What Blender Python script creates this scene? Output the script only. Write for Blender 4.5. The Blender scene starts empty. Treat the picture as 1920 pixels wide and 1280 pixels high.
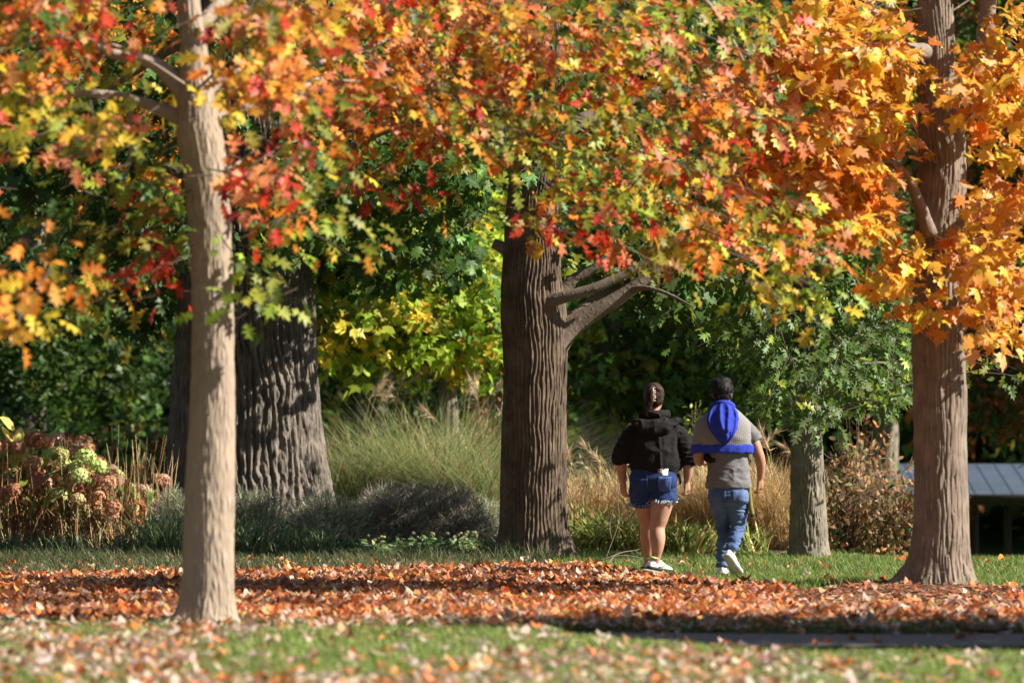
import bpy, math, random
import numpy as np
from mathutils import Vector, Matrix, Quaternion
from mathutils.bvhtree import BVHTree

random.seed(7)
RNG = np.random.default_rng(7)
scene = bpy.context.scene
COL = scene.collection

# ------------------------------------------------------------------ camera, sky, sun, exposure
FPX, CAMH, HORIZ = 8000.0, 1.3, 795.0
cam_d = bpy.data.cameras.new('camera')
cam_d.lens = 150.0
cam_d.sensor_width = 36.0
cam_d.clip_start = 0.5
cam_d.clip_end = 2000.0
cam_d.dof.use_dof = True
cam_d.dof.focus_distance = 39.6
cam_d.dof.aperture_fstop = 2.2
cam = bpy.data.objects.new('camera', cam_d)
COL.objects.link(cam)
cam.location = (0, 0, CAMH)
cam.rotation_euler = (math.radians(90) + math.atan(155.0 / FPX), 0, 0)
scene.camera = cam

SUN_AZ, SUN_EL = math.radians(10), math.radians(36)
SUN = Vector((math.cos(SUN_EL) * math.cos(SUN_AZ), -math.cos(SUN_EL) * math.sin(SUN_AZ), math.sin(SUN_EL)))
world = bpy.data.worlds.new('World')
scene.world = world
world.use_nodes = True
wn = world.node_tree.nodes
wl = world.node_tree.links
wn.clear()
sky = wn.new('ShaderNodeTexSky')
sky.sky_type = 'NISHITA'
sky.sun_disc = False
sky.dust_density = 0.3
sky.air_density = 0.75
sky.sun_elevation = SUN_EL
sky.sun_rotation = math.atan2(SUN.x, SUN.y)
bg = wn.new('ShaderNodeBackground')
bg.inputs['Strength'].default_value = 0.05
wo = wn.new('ShaderNodeOutputWorld')
wl.new(sky.outputs[0], bg.inputs[0])
wl.new(bg.outputs[0], wo.inputs[0])

sun_d = bpy.data.lights.new('sun', 'SUN')
sun_d.energy = 5.0
sun_d.angle = math.radians(0.53)
sun_d.color = (1.0, 0.94, 0.84)
sun = bpy.data.objects.new('sun', sun_d)
COL.objects.link(sun)
sun.rotation_euler = SUN.to_track_quat('Z', 'Y').to_euler()
sun.location = (30, -15, 40)

scene.view_settings.view_transform = 'Standard'
scene.view_settings.look = 'None'
scene.view_settings.gamma = 1.0
scene.view_settings.exposure = 1.2
scene.render.engine = 'CYCLES'
scene.cycles.max_bounces = 6
scene.cycles.transparent_max_bounces = 4
scene.cycles.use_denoising = True


# ------------------------------------------------------------------ helpers
def at(px, py, d):
    """pixel of the 1920x1280 photograph at distance d along the view -> world"""
    return np.array([(px - 960.0) / FPX * d, d, CAMH - (py - HORIZ) / FPX * d])


def pxof(x, y):
    return 960.0 + FPX * x / y


def _hash(ix, iy, iz):
    h = (ix * 374761393 + iy * 668265263 + iz * 2147483647 + 1013904223) & 0xFFFFFFFF
    h = ((h ^ (h >> 13)) * 1274126177) & 0xFFFFFFFF
    h = (h ^ (h >> 16)) & 0xFFFFFFFF
    return h / 4294967295.0


def vnoise(p):
    p = np.asarray(p, float)
    i = np.floor(p).astype(np.int64)
    f = p - i
    f = f * f * (3 - 2 * f)
    out = 0
    for dx in (0, 1):
        wx = f[..., 0] if dx else 1 - f[..., 0]
        for dy in (0, 1):
            wy = f[..., 1] if dy else 1 - f[..., 1]
            for dz in (0, 1):
                wz = f[..., 2] if dz else 1 - f[..., 2]
                out = out + wx * wy * wz * _hash(i[..., 0] + dx, i[..., 1] + dy, i[..., 2] + dz)
    return out


def fbm(p, o=3):
    s, a, t = 0, 1.0, 0
    p = np.asarray(p, float)
    for k in range(o):
        s = s + a * vnoise(p * (2.03 ** k) + 17.3 * k)
        t += a
        a *= 0.5
    return s / t


def make_mesh(name, V, F, mats=(), colors=None, smooth=True):
    """V (n,3); F array (m,3|4) or list of arrays"""
    me = bpy.data.meshes.new(name)
    V = np.asarray(V, np.float32)
    Fs = F if isinstance(F, list) else [F]
    Fs = [np.asarray(f, np.int32) for f in Fs if len(f)]
    me.vertices.add(len(V))
    me.vertices.foreach_set('co', V.ravel())
    loops = np.concatenate([f.ravel() for f in Fs])
    sizes = np.concatenate([np.full(len(f), f.shape[1], np.int32) for f in Fs])
    starts = np.concatenate([[0], np.cumsum(sizes)[:-1]]).astype(np.int32)
    me.loops.add(len(loops))
    me.loops.foreach_set('vertex_index', loops)
    me.polygons.add(len(sizes))
    me.polygons.foreach_set('loop_start', starts)
    me.update(calc_edges=True)
    if smooth:
        me.polygons.foreach_set('use_smooth', np.ones(len(sizes), bool))
    if colors is not None:
        a = me.color_attributes.new('Col', 'FLOAT_COLOR', 'POINT')
        c = np.ones((len(V), 4), np.float32)
        c[:, :3] = colors
        a.data.foreach_set('color', c.ravel())
    for m in mats:
        me.materials.append(m)
    return me


def link(name, me, parent=None):
    o = bpy.data.objects.new(name, me)
    COL.objects.link(o)
    if parent is not None:
        o.parent = parent
    return o


def tag(o, label=None, cat=None, group=None, kind=None):
    if label: o['label'] = label
    if cat: o['category'] = cat
    if group: o['group'] = group
    if kind: o['kind'] = kind
    return o


def empty(name, loc):
    o = bpy.data.objects.new(name, None)
    o.empty_display_size = 0.2
    COL.objects.link(o)
    o.location = loc
    bases[o.name] = np.array(loc, float)
    return o


bases = {}


def base(o):
    return bases.get(o.name, np.zeros(3)) if o is not None else np.zeros(3)


class Acc:
    """collects geometry (triangles and quads) with a colour per vertex"""
    def __init__(s):
        s.V, s.T, s.Q, s.C, s.n = [], [], [], [], 0

    def add(s, V, T=None, Q=None, C=None):
        V = np.asarray(V, float).reshape(-1, 3)
        if T is not None and len(T): s.T.append(np.asarray(T) + s.n)
        if Q is not None and len(Q): s.Q.append(np.asarray(Q) + s.n)
        s.V.append(V)
        c = np.zeros((len(V), 3)) + (np.asarray(C) if C is not None else 0.5)
        s.C.append(c)
        s.n += len(V)

    def build(s, name, mat, parent=None, smooth=True):
        V = np.concatenate(s.V) - base(parent)
        F = []
        if s.T: F.append(np.concatenate(s.T))
        if s.Q: F.append(np.concatenate(s.Q))
        me = make_mesh(name, V, F, [mat] if mat else [], np.concatenate(s.C), smooth)
        return link(name, me, parent)


def nrm(a):
    a = np.asarray(a, float)
    return a / np.maximum(np.linalg.norm(a, axis=-1, keepdims=True), 1e-9)


def frames(T, N):
    Y = nrm(T)
    Z = nrm(N - (N * Y).sum(-1, keepdims=True) * Y)
    X = np.cross(Y, Z)
    return X, Y, Z


def scatter(acc, tmpl, P, T, N, S, C):
    V, F = tmpl
    n = len(P)
    if n == 0: return
    X, Y, Z = frames(T, N)
    S = np.asarray(S).reshape(n, 1, 1)
    W = P[:, None, :] + S * (V[None, :, 0:1] * X[:, None, :] + V[None, :, 1:2] * Y[:, None, :] + V[None, :, 2:3] * Z[:, None, :])
    FF = (F[None] + (np.arange(n) * len(V))[:, None, None]).reshape(-1, F.shape[1])
    C = np.repeat(np.broadcast_to(np.asarray(C, float), (n, 3)), len(V), 0)
    if F.shape[1] == 3: acc.add(W.reshape(-1, 3), T=FF, C=C)
    else: acc.add(W.reshape(-1, 3), Q=FF, C=C)


def tube(pts, rad, n=8, caps=True):
    P = np.asarray(pts, float)
    R = np.zeros(len(P)) + np.asarray(rad, float)
    t = np.gradient(P, axis=0)
    t = nrm(t)
    ref = np.array([0, 0, 1.0]) if abs(t[0][2]) < 0.8 else np.array([1.0, 0, 0])
    u = nrm(np.cross(ref, t[0]))
    U = []
    for k in range(len(P)):
        u = nrm(u - np.dot(u, t[k]) * t[k])
        U.append(u)
    U = np.array(U)
    W = np.cross(t, U)
    a = np.linspace(0, 2 * math.pi, n, endpoint=False)
    V = P[:, None] + R[:, None, None] * (np.cos(a)[None, :, None] * U[:, None] + np.sin(a)[None, :, None] * W[:, None])
    m = len(P)
    i, j = np.meshgrid(np.arange(m - 1), np.arange(n), indexing='ij')
    Q = np.stack([i * n + j, i * n + (j + 1) % n, (i + 1) * n + (j + 1) % n, (i + 1) * n + j], -1).reshape(-1, 4)
    V = V.reshape(-1, 3)
    T = np.zeros((0, 3), int)
    if caps:
        k = len(V)
        V = np.concatenate([V, P[:1], P[-1:]])
        j = np.arange(n)
        T = np.concatenate([np.stack([(j + 1) % n, j, np.full(n, k)], -1),
                            np.stack([(m - 1) * n + j, (m - 1) * n + (j + 1) % n, np.full(n, k + 1)], -1)])
    return V, T, Q


def smooth_path(pts, n):
    """Catmull-Rom style resample, any number of columns"""
    P = np.asarray(pts, float)
    if len(P) == 2:
        return P[0] + (P[1] - P[0]) * np.linspace(0, 1, n)[:, None]
    E = np.vstack([2 * P[0] - P[1], P, 2 * P[-1] - P[-2]])
    out = []
    for s in np.linspace(0, len(P) - 1 - 1e-6, n):
        i = int(s); f = s - i
        p0, p1, p2, p3 = E[i:i + 4]
        out.append(0.5 * (2 * p1 + (p2 - p0) * f + (2 * p0 - 5 * p1 + 4 * p2 - p3) * f * f + (3 * p1 - p0 - 3 * p2 + p3) * f ** 3))
    return np.array(out)


# ------------------------------------------------------------------ materials
def new_mat(name):
    m = bpy.data.materials.new(name)
    m.use_nodes = True
    nt = m.node_tree
    nt.nodes.clear()
    out = nt.nodes.new('ShaderNodeOutputMaterial')
    return m, nt, out


def principled(nt, color=(0.5, 0.5, 0.5), rough=0.7, spec=0.3):
    b = nt.nodes.new('ShaderNodeBsdfPrincipled')
    b.inputs['Base Color'].default_value = (*color, 1)
    b.inputs['Roughness'].default_value = rough
    b.inputs['Specular IOR Level'].default_value = spec
    return b


def leaf_mat(name, source, trans=0.40, rough=0.45, spec=0.28):
    m, nt, out = new_mat(name)
    N, L = nt.nodes, nt.links
    if source == 'attr':
        c = N.new('ShaderNodeAttribute'); c.attribute_name = 'Col'; cs = c.outputs['Color']
    else:
        c = N.new('ShaderNodeObjectInfo'); cs = c.outputs['Color']
    tc = N.new('ShaderNodeTexCoord')
    no = N.new('ShaderNodeTexNoise'); no.inputs['Scale'].default_value = 38; no.inputs['Detail'].default_value = 3
    L.new(tc.outputs['Object'], no.inputs['Vector'])
    mr = N.new('ShaderNodeMapRange')
    mr.inputs[1].default_value = 0.3; mr.inputs[2].default_value = 0.7
    mr.inputs[3].default_value = 0.72; mr.inputs[4].default_value = 1.15
    L.new(no.outputs['Fac'], mr.inputs[0])
    mx = N.new('ShaderNodeVectorMath'); mx.operation = 'SCALE'
    L.new(cs, mx.inputs[0]); L.new(mr.outputs[0], mx.inputs['Scale'])
    b = principled(nt, rough=rough, spec=spec)
    L.new(mx.outputs[0], b.inputs['Base Color'])
    t = N.new('ShaderNodeBsdfTranslucent')
    L.new(mx.outputs[0], t.inputs['Color'])
    mix = N.new('ShaderNodeMixShader'); mix.inputs[0].default_value = trans
    L.new(b.outputs[0], mix.inputs[1]); L.new(t.outputs[0], mix.inputs[2])
    L.new(mix.outputs[0], out.inputs[0])
    return m


def bark_mat(name, c1, c2, c3, scale=9.0, stretch=0.16, bump=0.5):
    m, nt, out = new_mat(name)
    N, L = nt.nodes, nt.links
    tc = N.new('ShaderNodeTexCoord')
    mp = N.new('ShaderNodeMapping'); mp.inputs['Scale'].default_value = (1, 1, stretch)
    L.new(tc.outputs['Object'], mp.inputs[0])
    n1 = N.new('ShaderNodeTexNoise'); n1.inputs['Scale'].default_value = scale * 3; n1.inputs['Detail'].default_value = 6; n1.inputs['Roughness'].default_value = 0.65
    n1.noise_type = 'RIDGED_MULTIFRACTAL'
    L.new(mp.outputs[0], n1.inputs['Vector'])
    n2 = N.new('ShaderNodeTexNoise'); n2.inputs['Scale'].default_value = 5.0; n2.inputs['Detail'].default_value = 6; n2.inputs['Roughness'].default_value = .6
    L.new(tc.outputs['Object'], n2.inputs['Vector'])
    r1 = N.new('ShaderNodeValToRGB')
    r1.color_ramp.elements[0].position = 0.25; r1.color_ramp.elements[0].color = (*c1, 1)
    r1.color_ramp.elements[1].position = 0.75; r1.color_ramp.elements[1].color = (*c2, 1)
    L.new(n1.outputs['Fac'], r1.inputs[0])
    mx = N.new('ShaderNodeMix'); mx.data_type = 'RGBA'
    r2 = N.new('ShaderNodeValToRGB')
    r2.color_ramp.elements[0].position = 0.42; r2.color_ramp.elements[1].position = 0.66
    L.new(n2.outputs['Fac'], r2.inputs[0])
    L.new(r2.outputs[0], mx.inputs[0])
    L.new(r1.outputs[0], mx.inputs[6]); mx.inputs[7].default_value = (*c3, 1)
    mh = N.new('ShaderNodeMath'); mh.operation = 'MULTIPLY'; mh.inputs[1].default_value = 0.85
    L.new(r2.outputs[0], mh.inputs[0]); L.new(mh.outputs[0], mx.inputs[0])
    b = principled(nt, rough=0.9, spec=0.15)
    L.new(mx.outputs[2], b.inputs['Base Color'])
    bp = N.new('ShaderNodeBump'); bp.inputs['Strength'].default_value = bump; bp.inputs['Distance'].default_value = 0.025
    L.new(n1.outputs['Fac'], bp.inputs['Height']); L.new(bp.outputs[0], b.inputs['Normal'])
    L.new(b.outputs[0], out.inputs[0])
    return m


def plain_mat(name, c, rough=0.8, spec=0.25, noise=0.25, scale=20.0, bump=0.0, bscale=None, metal=0.0):
    m, nt, out = new_mat(name)
    N, L = nt.nodes, nt.links
    tc = N.new('ShaderNodeTexCoord')
    no = N.new('ShaderNodeTexNoise'); no.inputs['Scale'].default_value = scale; no.inputs['Detail'].default_value = 5
    L.new(tc.outputs['Object'], no.inputs['Vector'])
    r = N.new('ShaderNodeValToRGB')
    r.color_ramp.elements[0].position = 0.3; r.color_ramp.elements[0].color = (*[v * (1 - noise) for v in c], 1)
    r.color_ramp.elements[1].position = 0.7; r.color_ramp.elements[1].color = (*[min(1, v * (1 + noise)) for v in c], 1)
    L.new(no.outputs['Fac'], r.inputs[0])
    b = principled(nt, rough=rough, spec=spec)
    b.inputs['Metallic'].default_value = metal
    L.new(r.outputs[0], b.inputs['Base Color'])
    if bump:
        n2 = N.new('ShaderNodeTexNoise'); n2.inputs['Scale'].default_value = bscale or scale * 4; n2.inputs['Detail'].default_value = 4
        L.new(tc.outputs['Object'], n2.inputs['Vector'])
        bp = N.new('ShaderNodeBump'); bp.inputs['Strength'].default_value = bump; bp.inputs['Distance'].default_value = 0.01
        L.new(n2.outputs['Fac'], bp.inputs['Height']); L.new(bp.outputs[0], b.inputs['Normal'])
    L.new(b.outputs[0], out.inputs[0])
    return m


def attr_mat(name, rough=0.8, spec=0.2, trans=0.0, scale=30, var=0.25):
    m, nt, out = new_mat(name)
    N, L = nt.nodes, nt.links
    c = N.new('ShaderNodeAttribute'); c.attribute_name = 'Col'
    tc = N.new('ShaderNodeTexCoord')
    no = N.new('ShaderNodeTexNoise'); no.inputs['Scale'].default_value = scale; no.inputs['Detail'].default_value = 5
    L.new(tc.outputs['Object'], no.inputs['Vector'])
    mr = N.new('ShaderNodeMapRange')
    mr.inputs[1].default_value = 0.3; mr.inputs[2].default_value = 0.7
    mr.inputs[3].default_value = 1 - var; mr.inputs[4].default_value = 1 + var
    L.new(no.outputs['Fac'], mr.inputs[0])
    mx = N.new('ShaderNodeVectorMath'); mx.operation = 'SCALE'
    L.new(c.outputs['Color'], mx.inputs[0]); L.new(mr.outputs[0], mx.inputs['Scale'])
    b = principled(nt, rough=rough, spec=spec)
    L.new(mx.outputs[0], b.inputs['Base Color'])
    if trans:
        t = N.new('ShaderNodeBsdfTranslucent'); L.new(mx.outputs[0], t.inputs['Color'])
        mix = N.new('ShaderNodeMixShader'); mix.inputs[0].default_value = trans
        L.new(b.outputs[0], mix.inputs[1]); L.new(t.outputs[0], mix.inputs[2])
        L.new(mix.outputs[0], out.inputs[0])
    else:
        L.new(b.outputs[0], out.inputs[0])
    return m


M_LEAF = leaf_mat('leaf_foliage', 'attr')
M_LEAFO = leaf_mat('leaf_single', 'object')
M_DRY = leaf_mat('dry_leaf', 'attr', trans=0.22, rough=0.6, spec=0.25)
M_DRYO = leaf_mat('dry_leaf_single', 'object', trans=0.22, rough=0.6, spec=0.25)
M_BLADE = attr_mat('blade', rough=0.5, spec=0.3, trans=0.35, scale=6, var=0.2)
M_GROUND = attr_mat('ground_soil', rough=0.95, spec=0.1, scale=14, var=0.4)
M_CHIP = attr_mat('bark_chip', rough=0.9, spec=0.1, scale=50, var=0.3)
M_TWIG = plain_mat('twig', (0.10, 0.075, 0.055), 0.85)
M_BARK_FRONT = bark_mat('bark_pale', (0.30, 0.235, 0.175), (0.63, 0.55, 0.455), (0.36, 0.28, 0.205), 10, 0.3, 0.9)
M_BARK_MID = bark_mat('bark_brown', (0.085, 0.062, 0.044), (0.29, 0.215, 0.15), (0.17, 0.125, 0.088), 13, 0.16, 1.0)
M_BARK_RIGHT = bark_mat('bark_grey_brown', (0.17, 0.135, 0.105), (0.43, 0.355, 0.28), (0.27, 0.215, 0.165), 10, 0.14, 1.0)
M_BARK_OAK = bark_mat('bark_oak', (0.12, 0.10, 0.082), (0.31, 0.265, 0.22), (0.22, 0.185, 0.155), 12, 0.2, 0.8)
M_BARK_BACK = bark_mat('bark_back', (0.16, 0.135, 0.105), (0.36, 0.31, 0.24), (0.27, 0.235, 0.18), 11, 0.2, 0.8)
M_LIMB_FRONT = bark_mat('limb_pale', (0.26, 0.20, 0.15), (0.46, 0.385, 0.31), (0.36, 0.29, 0.23), 8, 0.8, 0.35)
M_LIMB_MID = bark_mat('limb_brown', (0.13, 0.10, 0.075), (0.32, 0.25, 0.19), (0.22, 0.17, 0.13), 8, 0.8, 0.35)
M_LIMB_RIGHT = bark_mat('limb_grey', (0.20, 0.155, 0.125), (0.40, 0.33, 0.27), (0.28, 0.22, 0.175), 8, 0.8, 0.35)

# ------------------------------------------------------------------ leaf shapes
def fan(outline, centre=(0, 0.35), curl=0.12, droop=0.18, fold=0.15):
    o = np.array(outline, float)
    V = np.vstack([[*centre], o])
    z = -curl * (V[:, 0] ** 2) * 3 - droop * V[:, 1] ** 2 + fold * np.abs(V[:, 0])
    V = np.column_stack([V, z])
    n = len(o)
    F = np.array([[0, 1 + (i + 1) % n, 1 + i] for i in range(n)])
    return V, F


MAPLE_H = [(0.0, 0.0), (0.17, -0.06), (0.30, 0.03), (0.48, 0.01), (0.40, 0.15), (0.36, 0.24), (0.50, 0.34), (0.63, 0.53), (0.45, 0.51), (0.27, 0.46), (0.19, 0.55), (0.25, 0.73), (0.12, 0.75), (0.0, 1.0)]
OAK_H = [(0.0, 0.0), (0.05, 0.12), (0.24, 0.20), (0.09, 0.32), (0.36, 0.50), (0.11, 0.55), (0.30, 0.80), (0.10, 0.78), (0.0, 1.0)]
OVAL_H = [(0.0, 0.0), (0.20, 0.22), (0.27, 0.5), (0.17, 0.8), (0.0, 1.0)]


def sym(half, jit=0.0, rs=None):
    h = [(a + (rs.normal(0, jit) if rs is not None and 0 < i < len(half) - 1 else 0), b) for i, (a, b) in enumerate(half)]
    return h + [(-a * (1 + (rs.normal(0, jit * 2) if rs is not None else 0)), b) for a, b in half[-2:0:-1]]


rs_ = np.random.default_rng(3)
MAPLES = [fan(sym(MAPLE_H, 0.025, rs_), (0, 0.33), c, d, f) for c, d, f in ((.1, .15, .1), (.2, .3, -.05), (.02, .35, .2), (-.1, .1, .25))]
OAKS = [fan(sym(OAK_H, 0.02, rs_), (0, 0.45), c, d, f) for c, d, f in ((.1, .2, .15), (.3, .35, 0), (.0, .1, .3))]
OVALS = [fan(sym(OVAL_H, 0.02, rs_), (0, 0.45), c, d, f) for c, d, f in ((.1, .2, .2), (.3, .4, .1))]
DRYS = [fan(sym(MAPLE_H[::2] + MAPLE_H[-1:], 0.05, rs_), (0, 0.33), c, d, f) for c, d, f in ((.6, .1, .1), (-.4, -.25, .1), (.25, .35, .3), (-.2, -.1, -.35), (.7, -.3, .25))]


def sprig(kind, k=6, seed=0):
    """a handful of simple leaves on one shoot, about 1 unit across (cheap far foliage)"""
    r = np.random.default_rng(seed)
    Vs, Fs, n = [], [], 0
    for i in range(k):
        a = r.uniform(0, 2 * math.pi)
        p = np.array([math.cos(a) * r.uniform(.05, .4), r.uniform(-.1, .8), r.uniform(-.2, .2)])
        t = nrm(np.array([math.cos(a), math.sin(a) * .7 + .3, r.uniform(-.9, .1)]))
        nn = nrm(np.array([r.normal(0, .4), r.normal(0, .4), 1]))
        X, Y, Z = frames(t[None], nn[None])
        if kind == 'maple': L = np.array([(0, 0), (.3, .08), (.5, .45), (.2, .5), (0, 1), (-.2, .5), (-.5, .45), (-.3, .08)])
        else: L = np.array([(0, 0), (.22, .25), (.1, .42), (.26, .62), (0, 1), (-.26, .62), (-.1, .42), (-.22, .25)])
        L = np.column_stack([L, -.2 * L[:, 1] ** 2 + .1 * abs(L[:, 0])])
        s = r.uniform(.34, .5)
        V = p + s * (L[:, :1] * X + L[:, 1:2] * Y + L[:, 2:] * Z)
        F = np.array([[0, 2, 1], [0, 3, 2], [0, 4, 3], [0, 5, 4], [0, 6, 5], [0, 7, 6]])
        Vs.append(V); Fs.append(F + n); n += 8
    return np.vstack(Vs), np.vstack(Fs)


SPRIGS = [sprig('maple', 6, i) for i in range(3)]
SPRIGO = [sprig('oak', 6, 10 + i) for i in range(3)]


def pick(palette, n, jit=0.22):
    cols = np.array([c for c, w in palette]); w = np.array([w for c, w in palette], float)
    k = RNG.choice(len(cols), n, p=w / w.sum())
    c = cols[k]
    return np.clip(c * np.exp(RNG.normal(0, jit, (n, 1))) * np.exp(RNG.normal(0, 0.07, (n, 3))), 0.005, 0.95)


ORANGE, AMBER, YELLOW = (0.80, 0.25, 0.03), (0.86, 0.40, 0.05), (0.74, 0.52, 0.05)
RED, SALMON, CRIMSON = (0.58, 0.06, 0.025), (0.72, 0.235, 0.10), (0.32, 0.025, 0.02)
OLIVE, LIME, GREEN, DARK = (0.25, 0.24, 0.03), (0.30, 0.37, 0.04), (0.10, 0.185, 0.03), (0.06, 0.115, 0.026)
SAGE, RUST, BRONZE, TAN = (0.15, 0.22, 0.07), (0.42, 0.13, 0.04), (0.34, 0.16, 0.05), (0.52, 0.33, 0.20)

# ------------------------------------------------------------------ the ground
FAR_EDGE = ([-900, 0, 900, 1100, 1250, 1500, 1650, 1800, 2600], [37, 37.2, 38.6, 39.2, 36.6, 33.6, 34.3, 34.0, 32.6])


def ground_z(x, y):
    x = np.asarray(x, float); y = np.asarray(y, float)
    z = 0.03 * (fbm(np.stack([x * .35, y * .35, 0 * x + 3.1], -1), 2) - 0.5)
    # lawn in front swells a little on the left so that the path hides behind it
    z = z + 0.085 * np.clip((1.6 - x) / 1.4, 0, 1) * np.clip((25.5 - y) / .5, 0, 1) * np.clip((y - 20) / 4, 0, 1)
    z = z - 0.03 * np.clip((x - .2) / 1.2, 0, 1) * np.clip((y - 23.2) / 1.5, 0, 1) * np.clip((25.6 - y) / .1, 0, 1)
    z = z - 0.045 * np.clip((y - 25.45) / .12, 0, 1) * np.clip((27.02 - y) / .12, 0, 1)
    # mulch mound round the middle tree, slipping down to the right, and round the right tree
    r = np.hypot((x - 0.2) / 1.0, (y - 41.2) / 1.3)
    z = z - 0.035 * np.clip((y - 29) / 3, 0, 1) * np.clip((39.5 - y) / 1.5, 0, 1) + 0.05 * np.exp(-(r ** 2) * 1.3)
    r2 = np.hypot((x - 3.45) / 1.2, (y - 34.3) / 1.2)
    z = z + 0.07 * np.exp(-(r2 ** 2))
    # the land falls into a hollow behind on the right and rises again beyond
    w = np.clip((x - 2.6 - (y - 43) * 0.02) / 2.4, 0, 1)
    w = w * w * (3 - 2 * w)
    dip = np.interp(y, [41, 46, 56, 70, 80, 110, 160, 400], [0, -.45, -1.6, -2.25, -2.2, -.7, 3, 12])
    z = z + w * dip + (1 - w) * np.interp(y, [41, 60, 110, 160, 400], [0, 0.0, 0.3, 3, 12])
    return z


def zone(x, y):
    """0 grass, 1 path, 2 leaf bed, 3 bare mulch, 4 garden soil, 5 rear lawn, 6 rough grass"""
    px = pxof(x, y)
    edge = np.interp(px, *FAR_EDGE) + 0.35 * (vnoise(np.stack([x * 1.7, y * 1.1, 0 * x], -1)) - .5)
    z = np.zeros(np.shape(x), int)
    z[(y >= 25.5) & (y < 26.97)] = 1
    z[(y >= 26.97) & (y < 27.9)] = 0
    bed = (y >= 27.9) & (y < edge)
    z[bed] = 2
    z[bed & (px > 1480) & (y > 29.8)] = 3
    back = y >= edge
    z[back & (px >= 1040) & (y < 42.4)] = 5
    z[back & (px < 1040) & (y < 42.4)] = 6
    z[back & (y >= 42.4)] = 4
    z[back & (y >= 42.4) & (x > 3.6)] = 5
    return z


def build_ground():
    xs = np.concatenate([[-400, -200, -100, -60, -40, -28, -20, -15, -12], np.arange(-10, 10.01, 0.12), [12, 15, 20, 28, 40, 60, 100, 200, 400]])
    ys = np.concatenate([[-200, -80, -30, -10, 0, 6, 11, 14, 16], np.arange(17, 46, 0.12), np.arange(46, 80, 1.0), [84, 90, 97, 105, 115, 130, 150, 180, 230, 300, 420, 700]])
    X, Y = np.meshgrid(xs, ys, indexing='ij')
    Z = ground_z(X, Y)
    fine = (np.abs(X) < 10) & (Y > 17) & (Y < 46)
    Z = Z + fine * 0.02 * (fbm(np.stack([X * 3, Y * 3, 0 * X], -1), 2) - .5)
    zc = zone(X, np.maximum(Y, 1.0))
    pal = np.array([(0.075, 0.10, 0.028), (0.085, 0.06, 0.04), (0.115, 0.055, 0.03), (0.15, 0.075, 0.045), (0.045, 0.035, 0.022), (0.085, 0.11, 0.03), (0.05, 0.06, 0.022)])
    C = pal[zc]
    nx, ny = X.shape
    i, j = np.meshgrid(np.arange(nx - 1), np.arange(ny - 1), indexing='ij')
    Q = np.stack([i * ny + j, (i + 1) * ny + j, (i + 1) * ny + j + 1, i * ny + j + 1], -1).reshape(-1, 4)
    me = make_mesh('ground', np.stack([X, Y, Z], -1).reshape(-1, 3), Q, [M_GROUND], C.reshape(-1, 3))
    g = link('ground', me)
    tag(g, 'lawn and leaf strewn earth under the park trees', 'ground', kind='structure')
    # the asphalt path crossing in front
    M_PATH = plain_mat('path_asphalt', (0.21, 0.19, 0.17), 0.9, 0.2, 0.35, 40, 0.5, 160)
    xs = np.linspace(-12, 12, 161); ys = np.linspace(25.52, 26.95, 8)
    X, Y = np.meshgrid(xs, ys, indexing='ij')
    Z = ground_z(X, 0 * Y + 26.4) + 0.032 - 0.004 * np.abs(Y - 26.37)
    nx, ny = X.shape
    i, j = np.meshgrid(np.arange(nx - 1), np.arange(ny - 1), indexing='ij')
    Q = np.stack([i * ny + j, (i + 1) * ny + j, (i + 1) * ny + j + 1, i * ny + j + 1], -1).reshape(-1, 4)
    p = link('path', make_mesh('path', np.stack([X, Y, Z], -1).reshape(-1, 3), Q, [M_PATH]))
    tag(p, 'narrow dark asphalt path crossing in front of the trees', 'path', kind='structure')


build_ground()


def sample_region(n, x0, x1, y0, y1):
    x = RNG.uniform(x0, x1, n); y = RNG.uniform(y0, y1, n)
    return x, y


def in_wide(x, y, m=1.22):
    return np.abs(x) < 960 / FPX * y * m + 0.2


def blades(acc, x, y, h, w, pal, lean=0.35, bend=0.5, base_z=None, seg=3):
    """curved grass blades rooted at x,y"""
    n = len(x)
    a = RNG.uniform(0, 2 * math.pi, n)
    d = np.stack([np.cos(a), np.sin(a), 0 * a], -1)
    s = np.stack([-np.sin(a), np.cos(a), 0 * a], -1)
    z0 = ground_z(x, y) - 0.005 if base_z is None else base_z
    P0 = np.stack([x, y, z0], -1)
    l = RNG.uniform(0.1, lean, n)[:, None]; b = RNG.uniform(0.1, bend, n)[:, None]
    h = (np.zeros(n) + h)[:, None]; w = (np.zeros(n) + w)[:, None]
    rows = []
    for k in range(seg):
        t = k / seg
        c = P0 + h * (t * np.array([0, 0, 1.0]) * (1 - .35 * b * t) + d * (l * t + b * t * t))
        rows += [c - s * w * (1 - .5 * t) / 2, c + s * w * (1 - .5 * t) / 2]
    rows.append(P0 + h * (np.array([0, 0, 1.0]) * (1 - .35 * b) + d * (l + b)))
    V = np.stack(rows, 1)
    m = V.shape[1]
    q = np.array([[2 * k, 2 * k + 1, 2 * k + 3, 2 * k + 2] for k in range(seg - 1)])
    t3 = np.array([[2 * seg - 2, 2 * seg - 1, 2 * seg]])
    off = (np.arange(n) * m)[:, None, None]
    C = np.repeat(pick(pal, n, .2), m, 0)
    acc.add(V.reshape(-1, 3), T=(t3[None] + off).reshape(-1, 3), Q=(q[None] + off).reshape(-1, 4), C=C)


GRASS_P = [((0.16, 0.25, 0.045), 4), ((0.24, 0.34, 0.07), 3), ((0.36, 0.38, 0.12), 1.8), ((0.50, 0.43, 0.22), .9)]
GRASS_D = [((0.07, 0.14, 0.03), 4), ((0.12, 0.19, 0.045), 3), ((0.22, 0.24, 0.07), 1)]


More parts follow.
